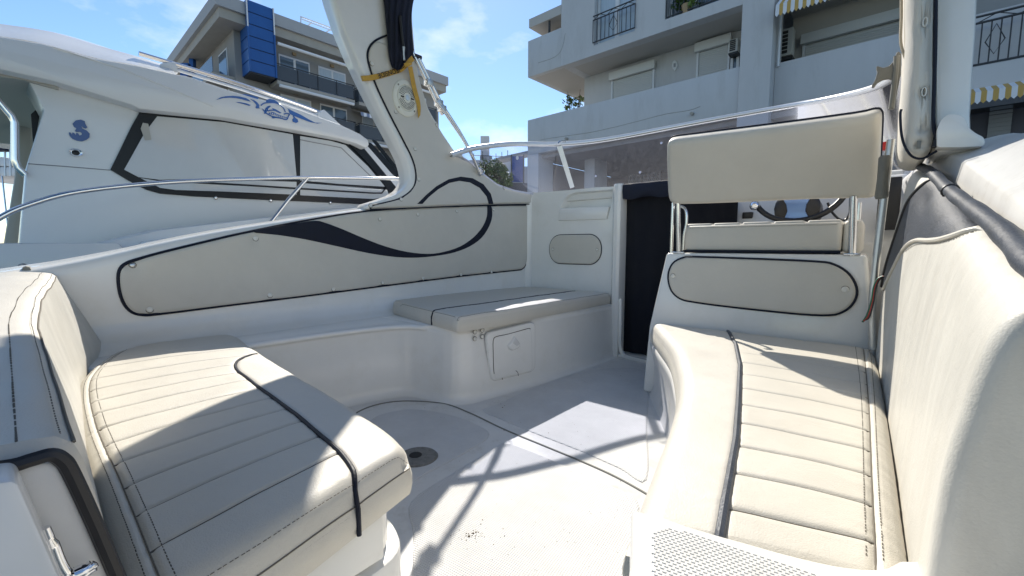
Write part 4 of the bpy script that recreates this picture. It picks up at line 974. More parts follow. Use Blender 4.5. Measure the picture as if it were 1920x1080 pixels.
# ------------------------------------------------------------------ windscreen
wr_px = [(846, 291, 'x', -2.355), (870, 283, 'x', -2.34), (900, 276, 'x', -2.31), (960, 270, 'x', -2.25), (1050, 270, 'x', -2.12), (1140, 261, 'y', 3.55), (1300, 231, 'y', 3.95), (1450, 204, 'y', 4.0), (1560, 184, 'y', 3.75), (1640, 164, 'y', 3.2), (1692, 132, 'y', 2.45)]
rail = [onX(a, b, v) if k == 'x' else onY(a, b, v) for a, b, k, v in wr_px]
basep = [onX(862, 297, -2.37), onX(884, 308, -2.37), onX(908, 329, -2.37), onX(962, 358, -2.32), Vector((-2.17, 3.45, 1.275)), Vector((-1.85, 4.15, 1.272)), Vector((-1.25, 4.6, 1.27)), Vector((-0.7, 4.65, 1.27)), Vector((-0.2, 4.3, 1.27)), Vector((0.06, 3.7, 1.25)), Vector((0.12, 2.5, 1.24))]
railc = catmull(rail, 8); basec = catmull(basep, 8)
ws = thing('windscreen', 'clear curved acrylic windscreen with white aluminium top rail', 'windscreen', (-1.2, 3.5, 1.27))
rows = [[a.lerp(b, k / 6) for k in range(7)] for a, b in zip(railc, basec)]
V, Fc = loft(rows); mk('pane', V, Fc, 'acrylic', ws, smooth='all')
V, Fc = tube_geo(railc, 0.019, 10); 
mk('top_rail', V, Fc, 'alu_white', ws)
tube('rail_bead', [p + Vector((0.006, -0.016, -0.012)) for p in railc], 0.004, 'grey_plastic', ws, 6)
s0, s1 = rail[4] + Vector((-0.0, -0.01, -0.02)), onY(1073, 352, 3.28)
d = (s1 - s0).normalized(); sd = d.cross(Vector((0.6, -0.8, 0))).normalized() * 0.021; th = Vector((0.6, -0.8, 0)) * 0.008
mk('strut', [s0 - sd, s0 + sd, s1 + sd * .9, s1 - sd * .9, s0 - sd + th, s0 + sd + th, s1 + sd * .9 + th, s1 - sd * .9 + th], [(0, 1, 2, 3), (7, 6, 5, 4), (0, 4, 5, 1), (1, 5, 6, 2), (2, 6, 7, 3), (3, 7, 4, 0)], 'alu_white', ws, smooth=False)
tube('rail_clip', [onX(a, b, -2.09) for a, b in ((1047, 268), (1049, 265), (1054, 264), (1059, 265), (1061, 268))], 0.006, 'steel', ws, 6)
for q in ((1240, 268), (1200, 323), (1117, 330), (1262, 262)):
    p = onY(*q, 4.0); disc_button('sticker_spot', p, (0.2, -1, 0.2), 0.011, 'awning_white', ws, 0.1)

# ------------------------------------------------------------------ helm seat
YH = 2.40
hs = thing('helm_chair', 'cream helm seat with wide backrest on steel posts and white moulded base', 'chair', (-0.45, 2.6, 0.0))
def hp(px, py, y=YH): return onY(px, py, y)
# moulded base
f = [hp(1249, 474), hp(1626, 478), hp(1641, 690), hp(1215, 690)]
lo_ = [Vector((-1.02, 2.40, 0.0)), Vector((0.06, 2.40, 0.0))]
V = [f[0], f[1], Vector((0.035, 2.36, 0.39)), Vector((0.06, 2.36, 0.0)), Vector((-0.985, 2.36, 0.0)), Vector((-0.957, 2.36, 0.39))]
V2 = [Vector((p.x, 2.86, p.z)) for p in V]; n = 6
bevel_mk('seat_base', V + V2, [tuple(range(6)), tuple(range(11, 5, -1))] + [(i, n + i, n + (i + 1) % n, (i + 1) % n) for i in range(6)], 'gelcoat', hs, 0.016, 3)
def on_f(off):                                        # front of the base leans a little
    return lambda x, z, h: Vector((x, 2.36 + (z - 0.39) / (f[0].z - 0.39) * 0.04 - off - h, z))
pp_ = [Vector((p.x, p.z)) for p in [hp(*q, 2.38) for q in ((1253, 522), (1255, 505), (1264, 491), (1282, 483), (1300, 482), (1420, 486), (1530, 491), (1562, 496), (1588, 511), (1603, 532), (1606, 552), (1597, 571), (1580, 584), (1555, 590), (1500, 588), (1400, 578), (1340, 571), (1298, 565), (1280, 561), (1267, 553), (1258, 541))]]
P = [Vector((q.x, q.y)) for q in catmull([Vector((p.x, p.y, 0)) for p in pp_], 3, True)]
b1, b2 = [Vector((p.x, p.z)) for p in (hp(1262, 517, 2.38), hp(1585, 543, 2.38))]
bp1 = puff('base_panel', P, on_f(0.0), 0.014, 'vinyl', hs, edge=0.016, grid=0.045, dimples=[(b1.x, b1.y, 0.03, 0.006), (b2.x, b2.y, 0.03, 0.006)])
tube('piping', [on_f(0.003)(p.x, p.y, 0) for p in P], 0.007, 'navy_vinyl', bp1, 7, True)
for b, r_ in ((b1, 0.011), (b2, 0.014)): disc_button('snap_button', on_f(0.0095)(b.x, b.y, 0), (0, -1, 0), r_, 'button', bp1)
# seat cushion: box with rolled pleats on top
x0, x1 = hp(1283, 450, 2.46).x, hp(1578, 450, 2.46).x; z0, z1 = 0.815, hp(1400, 420, 2.46).z
sc_ = bevel_mk('seat_cushion', *box_geo((x0, 2.455, z0), (x1, 2.85, z1)), 'vinyl', hs, 0.02, 3)
for i in range(5):
    w = (x1 - x0) / 5; xa = x0 + i * w
    bevel_mk('pleat', *box_geo((xa + 0.004, 2.47, z1 - 0.02), (xa + w - 0.004, 2.84, z1 + 0.010)), 'vinyl_light', sc_, 0.012, 3)
bevel_mk('bolster', *box_geo((x1 + 0.002, 2.47, z0), (hp(1618, 450, 2.47).x, 2.85, z1 + 0.006)), 'vinyl_light', hs, 0.022, 3)
tube('piping', [Vector((x0, 2.452, z0 + 0.004)), Vector((x1 + 0.0, 2.452, z0 + 0.004))], 0.008, 'navy_vinyl', sc_, 7)
dashes('stitching', [Vector((x0 + 0.03, 2.4540, z1 - 0.014)), Vector((x1 - 0.02, 2.4540, z1 - 0.014))], 'thread', sc_, 0.006, 0.004, 0.0008, up=(0, -1, 0))
# backrest
bn = Vector((0, 1, 0.57)).normalized(); b0_ = Vector((0, 2.395, 1.06)); bu = Vector((0, -bn.z, bn.y))       # reclined plane of the backrest
def onB(px, py): p = onP(px, py, b0_, bn); return Vector((p.x, (p - b0_).dot(bu)))
def bk3(off): return lambda x, s, h: b0_ + Vector((x, 0, 0)) + bu * s - bn * (off + h)
br = [onB(*q) for q in ((1249, 330), (1248, 285), (1250, 270), (1260, 264), (1300, 259), (1450, 241), (1600, 222), (1640, 214), (1651, 218), (1653, 232), (1651, 280), (1648, 340), (1644, 366), (1630, 375), (1590, 376), (1500, 378), (1380, 383), (1280, 386), (1262, 384), (1252, 374))]
P = [Vector((q.x, q.y)) for q in catmull([Vector((p.x, p.y, 0)) for p in br], 3, True)]
bk_ = puff('backrest', P, bk3(-0.030), 0.030, 'vinyl', hs, edge=0.032, grid=0.05, thick=0.05, dome=0.006)
tube('piping', [bk3(-0.070)(p.x, p.y, 0) for p in P], 0.006, 'navy_vinyl', bk_, 7, True)
fr_ = puff('back_panel', P, lambda x, s, h: bk3(-0.080)(x, s, -h), 0.03, 'vinyl', bk_, edge=0.03, grid=0.2)
for a, b_, r_ in ((1271, 1273, 0.0125), (1600, 1598, 0.015)):
    pt, pb = hp(a, 368, 2.40), hp(b_, 474, 2.42); pb.z = 0.80
    tube('post', [pt, pb], r_, 'steel', hs, 14)
    bevel_mk('post_base', *box_geo((pb.x - 0.03, 2.40, 0.808), (pb.x + 0.03, 2.46, 0.816)), 'steel', hs, 0.003, 2)
for q, yy in (((1262, 380), 2.46), ((1612, 380), 2.50)):
    pt = hp(q[0], q[1], yy); tube('post', [pt, Vector((pt.x, yy, 0.80))], 0.009, 'steel', hs, 12)
arm = [hp(*q, 2.47) for q in ((1275, 387), (1283, 390), (1287, 400), (1287, 420), (1283, 440), (1281, 470))]
tube('arm_loop', arm, 0.008, 'steel', hs, 10, sm=5)

# ------------------------------------------------------------------ helm console and steering wheel
con = thing('helm_console', 'white sloping dashboard behind the helm seat', 'dashboard', (-0.3, 3.2, 0.0))
V = [Vector(p) for p in ((-0.76, 3.02, 0.0), (0.12, 3.02, 0.0), (0.12, 3.02, 0.86), (0.12, 3.22, 1.24), (-0.70, 3.22, 1.24), (-0.76, 3.02, 0.86), (-0.76, 3.6, 0), (0.12, 3.6, 0), (0.12, 3.6, 1.24), (-0.70, 3.6, 1.24))]
bevel_mk('dash', V, [(0, 1, 2, 5), (5, 2, 3, 4), (4, 3, 8, 9), (0, 5, 4, 9, 6), (1, 7, 8, 3, 2), (6, 9, 8, 7), (0, 6, 7, 1)], 'gelcoat', con, 0.012, 2)
def on_d(px, py):                                        # on the sloping dash face
    nrm = Vector((0, -0.38, 0.20)).normalized(); return onP(px, py, (0, 3.02, 0.86), nrm) + nrm * 0.002, nrm
sw_, nr = on_d(1402, 404)
bevel_mk('switch', *box_geo((sw_.x - 0.03, sw_.y - 0.012, sw_.z - 0.022), (sw_.x + 0.03, sw_.y + 0.02, sw_.z + 0.02)), 'black_plastic', con, 0.005, 2)
bevel_mk('switch_panel', *box_geo((0.0, 2.98, 0.93), (0.09, 3.03, 1.20)), 'black_plastic', con, 0.006, 2)
for z in (1.0, 1.06): disc_button('switch_light', (0.012, 2.978, z), (-0.3, -1, 0), 0.008, 'red_plastic', con)
rt_ = onY(1657, 274, 2.9); bevel_mk('warning_lamp', *box_geo((rt_.x - 0.014, 2.89, rt_.z - 0.02), (rt_.x + 0.014, 2.93, rt_.z + 0.02)), 'red_plastic', con, 0.004, 2)
wc = hp(1497, 349, 2.93); wt = R(62)
def wpt(a, r_, h=0.0): return wc + Vector((math.cos(a) * r_, -math.sin(R(22)) * 0 + math.sin(a) * r_ * math.cos(wt) * 0.75 + h * -0.8, math.sin(a) * r_ * math.sin(wt) + h * 0.45))
wheel = thing('steering_wheel', 'black steering wheel with chrome knob and metal hub with a painted blue reflection', 'wheel', wc)
tube('rim', [wpt(6.283 * k / 48, 0.225) for k in range(48)], 0.0155, 'black_plastic', wheel, 10, True)
for a in (R(150), R(30)):
    q = [wpt(a, r_) for r_ in (0.05, 0.12, 0.21)]; tube('spoke', q, [0.034, 0.024, 0.014], 'black_plastic', wheel, 8)
hc_ = hp(1494, 390, 2.90)
tube('hub', [hc_ + Vector((0, -0.012, 0.0)), hc_ + Vector((0, -0.004, 0.0)), hc_ + Vector((0, 0.10, -0.02))], [0.095, 0.110, 0.115], 'black_plastic', wheel, 20)
hb = [Vector((p.x, 2.86, p.z)) for p in [hp(*q, 2.86) for q in ((1466, 370), (1474, 384), (1476, 396), (1470, 411), (1518, 411), (1510, 396), (1512, 384), (1520, 370))]]
prism('hub_plate', hb, (0, 0.02, 0), 'hub_blue_reflection', wheel, bev=0.004)
kb = hp(1415, 386, 2.86); V, Fc = [], []
for i in range(9):
    for k in range(14):
        a = math.pi * i / 8; V.append(kb + Vector((math.sin(a) * math.cos(k * .4488), math.sin(a) * math.sin(k * .4488), math.cos(a))) * 0.027)
Fc = [(i * 14 + k, i * 14 + (k + 1) % 14, (i + 1) * 14 + (k + 1) % 14, (i + 1) * 14 + k) for i in range(8) for k in range(14)]
mk('knob', V, Fc, 'chrome', wheel, smooth='all')
tube('gauge_cable', [hp(*q, 2.95) for q in ((1552, 380), (1558, 395), (1572, 410), (1585, 412), (1593, 400), (1594, 388))], 0.006, 'black_plastic', con, 6, sm=5)

# ------------------------------------------------------------------ boat hook leaning in the corner
bh = thing('boat_hook', 'aluminium boat hook with grey plastic head standing beside the helm seat', 'boat hook', Vector((0.02, 2.2, 0.05)))
YK = 2.26
def kp(px, py, y=YK): return onY(px, py, y)
tube('shaft', [kp(1671, 262), kp(1650, 430), kp(1636, 560), kp(1636, 655)], 0.0135, 'aluminium', bh, 14, sm=4)
tube('lower_shaft', [kp(1634, 630), kp(1636, 690), kp(1637, 760)], 0.011, 'steel', bh, 12)
tube('grip', [kp(1660.5, 292), kp(1660, 296), kp(1656, 335), kp(1653, 368), kp(1652.5, 373)], [0.017, 0.021, 0.019, 0.022, 0.018], 'grey_plastic', bh, 14)
hk = [(1667, 205), (1677, 205), (1683, 170), (1689, 140), (1690, 112), (1690, 102), (1685, 97), (1680, 101), (1679, 109), (1674, 117), (1666, 125), (1656, 128), (1647, 125), (1643, 125), (1643, 131), (1645, 136), (1641, 150), (1635, 160), (1634, 164), (1638, 165), (1645, 156), (1655, 150), (1666, 148), (1673, 151), (1672, 165), (1669, 185)]
prism('hook_head', [kp(*q) + Vector((0, -0.008, 0)) for q in hk], (0, 0.018, 0), 'grey_plastic', bh, bev=0.003)
tube('head_rib', [kp(*q, YK - 0.010) for q in ((1681, 105), (1680, 130), (1676, 165), (1671, 204))], 0.009, 'grey_plastic', bh, 8)
# loose wires beside the seat
wi = thing('wire_bundle', 'thin green and red wires hanging between helm seat and backrest', 'wires', (0.03, 2.2, 0.55))
for k, m_ in enumerate(('wire_green', 'wire_red', 'black_plastic')):
    tube('wire', [kp(*q, 2.22) + Vector((0.003 * k, 0, 0)) for q in ((1655, 518), (1645, 524), (1638, 540), (1634, 565), (1626, 590 + 2 * k), (1617, 604 - 2 * k))], 0.0035, m_, wi, 6, sm=5)
tube('steel_pole', [kp(1638, 600, 2.33), kp(1637, 680, 2.33)], 0.012, 'steel', boat, 12)

# ------------------------------------------------------------------ canvas, strap, struts, speaker on the port arch leg
cv = thing('canvas_cover', 'navy canvas bimini hanging from the arch leg, with a zip, and an added unseen shade sheet overhead', 'canvas', on_wall(0.08)(1.75, 2.2, 0))
def cp_(px, py, off): p = onW(px, py, off); return p
secs = [(-70, 700, 800), (-20, 716, 786), (0, 719, 776), (30, 722, 772), (60, 725, 773), (85, 727, 775), (105, 729, 776), (118, 732, 768), (126, 735, 760), (131, 742, 752)]
rows = []
for (py, a, b) in secs:
    r_ = []
    for k in range(33):
        an = math.pi * k / 32; u = 0.5 - 0.5 * math.cos(an); px = a + (b - a) * u
        off = AO + 0.026 + 0.045 * math.sin(an) ** 0.8 * (0.6 if py > 110 else 1) + 0.010 * math.sin(k * 1.3 + py * 0.05) * math.sin(an)
        r_.append(cp_(px, py, off))
    rows.append(r_)
rows = [list(x) for x in zip(*[catmull(list(c), 4) for c in zip(*rows)])]
V, Fc = loft(rows); mk('cloth', V, Fc, 'canvas_navy', cv, smooth='all')
zp = [cp_(*q, AO + 0.080) for q in ((750, 30), (752, 55), (755, 80), (757, 92))]
tube('zip_tape', zp, 0.010, 'black_plastic', cv, 6, sm=4)
tube('zip_pull', [cp_(*q, AO + 0.088) for q in ((757, 88), (757, 100), (758, 113))], [0.009, 0.006, 0.007], 'aluminium', cv, 8)
bo = cp_(748, -30, 0.1)
rows = []
for i, (p, r_) in enumerate([(cp_(742, -40, AO + 0.03), 0.08), (Vector((-2.34, 1.64, 2.66)), 0.09), (Vector((-1.9, 1.50, 2.92)), 0.10), (Vector((-1.2, 1.48, 2.97)), 0.10), (Vector((-0.5, 1.50, 2.92)), 0.10), (Vector((-0.1, 1.6, 2.66)), 0.09)]):
    rows.append((p, r_))
tube('rolled_top', [p for p, _ in rows], [r_ for _, r_ in rows], 'canvas_navy', cv, 12)
rows = []
for j in range(9):
    f_ = j / 8; y = 1.30 - 2.9 * f_
    rows.append([Vector((-2.42 + 2.62 * i / 16, y, 2.80 - 0.16 * f_ + 0.14 * math.sin(math.pi * i / 16) - 0.02 * math.sin(math.pi * f_ * 3) ** 2)) for i in range(17)])
V, Fc = loft(rows); mk('added_shade_sheet', V, Fc, 'canvas_navy', cv, smooth='all')  # unseen sheet over the stern, added to darken the near surfaces
for y in (-0.1, -1.58): tube('added_sheet_bow', [Vector((-2.42 + 2.62 * i / 16, y, (2.73 if y > -1 else 2.63) + 0.14 * math.sin(math.pi * i / 16))) for i in range(17)], 0.0125, 'steel', cv, 8)  # bows that carry the added sheet, unseen as well
for x in (-2.42, 0.20): tube('added_sheet_leg', [Vector((x, -1.58, 2.63)), Vector((x, -0.9, 0.72))], 0.0125, 'steel', cv, 8)  # legs of the same added sheet
sp_ = thing('strap', 'yellow webbing strap with black lettering tied round the arch leg', 'strap', on_wall(0.05)(1.6, 1.9, 0))
def ribbon(name, A_, B_, m, parent, off0):
    rows = [[cp_(a[0], a[1], o_) for a, o_ in zip(A_, off0)], [cp_(b[0], b[1], o_) for b, o_ in zip(B_, off0)]]
    c1, c2 = catmull(rows[0], 5), catmull(rows[1], 5); N = len(c1)
    V = c1 + c2; nrm = Vector((1, -0.2, 0)) * -0.003; V = V + [p + nrm for p in V]
    Fc = [(i, i + 1, N + i + 1, N + i) for i in range(N - 1)] + [(2 * N + i + 1, 2 * N + i, 3 * N + i, 3 * N + i + 1) for i in range(N - 1)]
    Fc += [(i + 1, i, 2 * N + i, 2 * N + i + 1) for i in range(N - 1)] + [(N + i, N + i + 1, 3 * N + i + 1, 3 * N + i) for i in range(N - 1)]
    return mk(name, V, Fc, m, parent)
o1 = [AO - 0.02, AO + 0.028, AO + 0.030, AO + 0.030, AO + 0.032, AO + 0.045, AO + 0.060]
band = ribbon('band', [(676, 142), (680, 142), (698, 140), (718, 135), (738, 129), (752, 124), (772, 104)], [(679, 152), (683, 152), (701, 150), (721, 145), (741, 139), (756, 133), (777, 113)], 'strap_yellow', sp_, o1)
ribbon('loose_end', [(765, 126), (768, 140), (773, 165), (780, 190), (783, 205), (784, 222)], [(773, 124), (776, 140), (781, 165), (787, 188), (789, 203), (788, 216)], 'strap_yellow', sp_, [AO + 0.07, AO + 0.06, AO + 0.05, AO + 0.045, AO + 0.045, AO + 0.048])
tube('knot', [cp_(758, 122, AO + .075), cp_(764, 121, AO + .085), cp_(770, 119, AO + .075)], [0.010, 0.014, 0.010], 'strap_yellow', sp_, 8)
def text_mesh(name, body, m, parent, o, ux, uy, size, ext=0.0015):
    cu = bpy.data.curves.new(name, 'FONT'); cu.body = body; cu.size = 1.0; cu.extrude = 0.0; cu.offset = 0.012; cu.align_x = 'CENTER'; cu.align_y = 'CENTER'
    to = bpy.data.objects.new(name, cu); COL.objects.link(to); dg = bpy.context.evaluated_depsgraph_get()
    me = to.evaluated_get(dg).to_mesh(); V = [v.co.copy() for v in me.vertices]; Fc = [tuple(p.vertices) for p in me.polygons]; to.to_mesh_clear() if False else None
    bpy.data.objects.remove(to); bpy.data.curves.remove(cu)
    return mk(name, [o + ux * (v.x * size[0]) + uy * (v.y * size[1]) for v in V], Fc, m, parent, smooth=False)
ca, cb = cp_(706, 143, AO + 0.034), cp_(752, 130, AO + 0.040)
ux = (ca - cb); lw = ux.length; ux = ux / lw; uy = (cp_(729, 143, AO + .036) - cp_(727, 131, AO + .036)); hh = uy.length; uy = (uy - ux * uy.dot(ux)).normalized()
text_mesh('lettering', 'IRONSIDE', 'print_black', band, (ca + cb) / 2 + Vector((0.002, -0.001, 0)), ux, uy, (lw / 5.0, hh * 1.05))
spk = thing('speaker', 'round white marine speaker with perforated grille on the arch leg', 'speaker', on_wall(AO + 0.02)(1.79, 1.8, 0))
sc0 = wall_uv(754, 187); rv = abs(wall_uv(754, 153).y - sc0.y); ru = abs(wall_uv(777, 187).x - sc0.x)
def spt(u, v, h): return on_wall(AO + 0.022)(sc0.x + u * ru, sc0.y + v * rv, h)
def ringloft(name, prof, m, parent, S=36, cap=True):
    rows = [[spt(r_ * math.cos(6.28318 * k / S), r_ * math.sin(6.28318 * k / S), h) for k in range(S + 1)] for r_, h in prof]
    V, Fc = loft(rows)
    if cap: Fc.append(tuple(range((len(prof) - 1) * (S + 1), (len(prof) - 1) * (S + 1) + S)))
    return mk(name, V, Fc, m, parent)
ringloft('flange', [(1.0, 0.0), (1.0, 0.008), (0.93, 0.014), (0.74, 0.016), (0.70, 0.010), (0.68, 0.006)], 'cream_plastic', spk)
ringloft('grille', [(0.70, 0.008), (0.66, 0.016), (0.4, 0.022), (0.02, 0.024)], 'cream_plastic', spk)
geos = []
for ri, nn in ((0.22, 0), (0.30, 18), (0.375, 24), (0.45, 28), (0.525, 34), (0.60, 40)):
    for k in range(nn):
        a = 6.28318 * (k + 0.5 * (ri * 100 % 2)) / nn
        if abs(math.sin(a)) < 0.16 and ri < 0.7: continue
        h = 0.0242 - 0.006 * (ri / 0.66) ** 2 + 0.0006; c = (ri * math.cos(a), ri * math.sin(a)); q = 0.031
        geos.append(([spt(c[0] + q * math.cos(t), c[1] + q * math.sin(t), h) for t in [6.283 * j / 6 for j in range(6)]], [tuple(range(6))]))
V, Fc = merge(geos); mk('grille_holes', V, Fc, 'dark_hole', spk, smooth=False, kind='stuff')
for s in (-1, 1):
    mk('slot', [spt(s * a, b, 0.0245) for a, b in ((0.25, -0.04), (0.52, -0.04), (0.52, 0.04), (0.25, 0.04))], [(0, 1, 2, 3)], 'dark_hole', spk, smooth=False)
ringloft('centre_badge', [(0.17, 0.022), (0.15, 0.027), (0.05, 0.028)], 'aluminium', spk)
for a in (45, 135, 225, 315):
    p = spt(0.86 * math.cos(R(a)), 0.86 * math.sin(R(a)), 0.015); disc_button('screw', p, (1, 0, 0), 0.005, 'grey_plastic', spk, 0.2)
# stainless bimini strut (twin tubes with clamps)
bs = thing('bimini_strut', 'stainless twin tube strut with clamps running down to the gunwale', 'strut', on_wall(0.05)(2.45, 1.42, 0))
ao = AO + 0.03
tube('tube', [cp_(*q, ao) for q in ((772, 96), (800, 152), (822, 200), (830, 215))], 0.0125, 'steel', bs, 10)
tube('tube', [cp_(*q, ao) for q in ((784, 108), (805, 150), (828, 196), (860, 245), (880, 280), (898, 322))], 0.0125, 'steel', bs, 10)
tube('tube', [cp_(*q, ao + 0.03) for q in ((818, 190), (832, 208), (866, 258), (890, 300), (899, 322))], 0.0085, 'steel', bs, 10)
for q in ((803, 156), (822, 194), (828, 204)):
    c = cp_(*q, ao); bevel_mk('clamp', *box_geo((c.x - 0.02, c.y - 0.026, c.z - 0.022), (c.x + 0.026, c.y + 0.026, c.z + 0.022)), 'aluminium', bs, 0.006, 2)
tube('top_fitting', [cp_(*q, ao) for q in ((776, 104), (789, 109))], 0.016, 'black_plastic', bs, 8)
tube('foot', [cp_(897, 316, ao + .015), cp_(900, 328, ao + .0)], 0.016, 'steel', bs, 10)
tube('foot_ring', [cp_(904 + 4 * math.cos(a), 322 + 6 * math.sin(a), ao + 0.02) for a in [6.283 * k / 12 for k in range(12)]], 0.003, 'steel', bs, 6, True)
# ------------------------------------------------------------------ neighbouring yacht
YX = -3.75
ya = thing('yacht', 'larger white cabin yacht moored alongside on the left, blinds drawn', 'yacht', (-5, 1.5, -0.9))
def yp(px, py, x=YX): return onX(px, py, x)
def yprism(name, pix, x, depth, m, parent=ya, bev=0.0, **kw): return prism(name, [yp(a, b, x) for a, b in pix], (-depth, 0, 0), m, parent, bev, **kw)
def yflat(name, pix, x, m, parent, th=0.004):
    P = [Vector((p.y, p.z)) for p in [yp(a, b, x) for a, b in pix]]
    if area2(P) < 0: P = P[::-1]
    vo, Fo = fill2([P]); n = len(vo)
    return mk(name, [Vector((x, p.x, p.y)) for p in vo] + [Vector((x - th, p.x, p.y)) for p in vo], Fo + [tuple(i + n for i in f[::-1]) for f in Fo], m, parent, smooth=False)
side_px = [(45, 138), (120, 150), (250, 190), (420, 212), (560, 238), (680, 262), (735, 325), (790, 372), (900, 395), (900, 520), (20, 640), (36, 460), (50, 312), (82, 205)]
yprism('cabin_side', side_px, YX, 0.30, 'yacht_white', bev=0.012)
# roof: side fascia with a crowned top
fas = [(-150, 44), (0, 66), (80, 80), (180, 108), (260, 122), (330, 138), (350, 141), (440, 171), (560, 204), (640, 233), (676, 250), (692, 262), (694, 272), (688, 279), (670, 270), (640, 261), (560, 246), (420, 221), (330, 212), (262, 205), (246, 197), (180, 177), (100, 153), (0, 131), (-150, 112)]
yprism('roof', fas, YX + 0.10, 2.9, 'yacht_white', bev=0.03)
r1 = [yp(a, b, YX + 0.06) for a, b in ((-150, 46), (0, 68), (80, 82), (180, 109), (250, 121), (330, 139))]
r2 = [yp(a, b, YX - 0.45) for a, b in ((-150, 32), (0, 47), (100, 60), (190, 86), (245, 106), (300, 128))]
r3 = [p + Vector((-1.2, 0, 0.02)) for p in r2]
c1, c2, c3 = catmull(r1, 5), catmull(r2, 5), catmull(r3, 5)
V, Fc = loft([[a, a.lerp(b, .5) + Vector((0.05, 0, 0.02)), b, c] for a, b, c in zip(c1, c2, c3)]); mk('roof_crown', V, Fc, 'yacht_white', ya, smooth='all')
tube('roof_crease', [yp(a, b, YX + 0.101) for a, b in ((100, 88), (230, 130), (330, 170), (400, 200))], 0.004, 'yacht_white', ya, 5)
# roof rail
rr_ = [yp(a, b, YX - 0.1) for a, b in ((260, 100), (330, 121), (450, 158), (560, 196), (602, 212))]
tube('roof_rail', rr_, 0.016, 'steel', ya, 8, sm=4)
tube('roof_rail', [p + Vector((0, 0, -0.035)) for p in rr_[1:]], 0.012, 'alu_white', ya, 8)
yprism('rail_foot', [(302, 118), (330, 115), (336, 137), (298, 128)], YX - 0.06, 0.08, 'yacht_white', bev=0.01)
yprism('rail_foot', [(598, 210), (608, 205), (622, 218), (640, 235), (600, 222)], YX - 0.06, 0.08, 'yacht_white', bev=0.006)
# window band
frame_px = [(264, 206), (246, 238), (228, 275), (216, 300), (207, 318), (240, 338), (275, 356), (300, 363), (360, 368), (480, 374), (600, 379), (748, 386), (757, 376), (742, 350), (706, 306), (676, 270), (620, 257), (560, 247), (420, 222), (330, 213)]
win = yprism('window', frame_px, YX + 0.012, 0.03, 'yacht_black')
def fabric(name, pix): return yflat(name, pix, YX + 0.0165, 'yacht_blind', win)
fabric('blind', [(295, 218), (420, 229), (549, 252), (556, 332), (430, 333), (300, 337), (260, 332), (233, 318), (252, 284), (272, 248)])
fabric('blind', [(264, 334), (300, 340), (430, 337), (556, 341), (556, 365), (420, 359), (330, 356), (300, 352)])
fabric('blind', [(563, 255), (620, 264), (648, 272), (690, 312), (722, 350), (640, 345), (563, 338)])
fabric('blind', [(563, 343), (640, 349), (726, 356), (730, 369), (700, 373), (563, 366)])
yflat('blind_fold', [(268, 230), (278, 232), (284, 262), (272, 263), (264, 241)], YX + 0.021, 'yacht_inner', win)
tube('drip_line', [yp(a, b, YX + 0.02) for a, b in ((350, 341), (460, 347), (600, 356), (700, 362), (716, 362), (724, 352), (716, 338), (690, 306), (655, 270))], 0.007, 'yacht_black', win, 6)
tube('window_gasket', [yp(a, b, YX + 0.02) for a, b in ((563, 262), (640, 277), (700, 335))], 0.004, 'yacht_tint', win, 5)
yprism('windscreen_pillar', [(676, 262), (696, 268), (770, 348), (762, 368), (740, 346), (700, 298)], YX - 0.02, 0.05, 'yacht_black')
yprism('wiper_arm', [(700, 262), (706, 264), (776, 352), (770, 354)], YX - 0.2, 0.03, 'yacht_black')
for q in ((405, 371), (508, 376), (620, 380)): disc_button('screw', yp(*q, YX + 0.013), (1, 0, 0), 0.010, 'steel', win, 0.3)
tube('panel_joint', [yp(a, b, YX + 0.001) for a, b in ((52, 307), (120, 312), (206, 319))], 0.003, 'yacht_tint', ya, 5)
# emblem, courtesy light
def z6(pts): return [(x / 3.6, 100 + y / 3.6) for x, y in pts]
emb = z6([(490, 475), (510, 453), (545, 447), (572, 457), (576, 475), (590, 500), (578, 508), (560, 500), (550, 490), (556, 508), (585, 520), (606, 542), (603, 568), (585, 583), (555, 594), (520, 590), (490, 577), (470, 556), (464, 535), (474, 532), (486, 548), (488, 534), (500, 536), (512, 552), (514, 536), (528, 540), (536, 554), (552, 550), (553, 538), (540, 530), (515, 530), (505, 524), (516, 505), (500, 497)])
yflat('emblem', emb, YX + 0.006, 'decal_grey_blue', ya)
lc = yp(142, 286.5, YX); 
def ydisc(name, c, rx, rz, prof, m, parent):
    S = 24; rows = [[c + Vector((h, k1 * rx * math.cos(6.28318 * k / S), k1 * rz * math.sin(6.28318 * k / S))) for k in range(S + 1)] for k1, h in prof]
    V, Fc = loft(rows); Fc.append(tuple(range((len(prof) - 1) * (S + 1), (len(prof) - 1) * (S + 1) + S))); return mk(name, V, Fc, m, parent)
ry = abs(yp(156, 286, YX).y - lc.y); cl = ydisc('courtesy_light', lc, ry, ry * 0.8, [(1, 0), (1, 0.006), (0.85, 0.016), (0.66, 0.012), (0.62, 0.004)], 'chrome', ya)
ydisc('lens', lc + Vector((0.002, 0, 0)), ry * 0.6, ry * 0.5, [(1, 0), (0.9, 0.006), (0.2, 0.008)], 'yacht_black', cl)
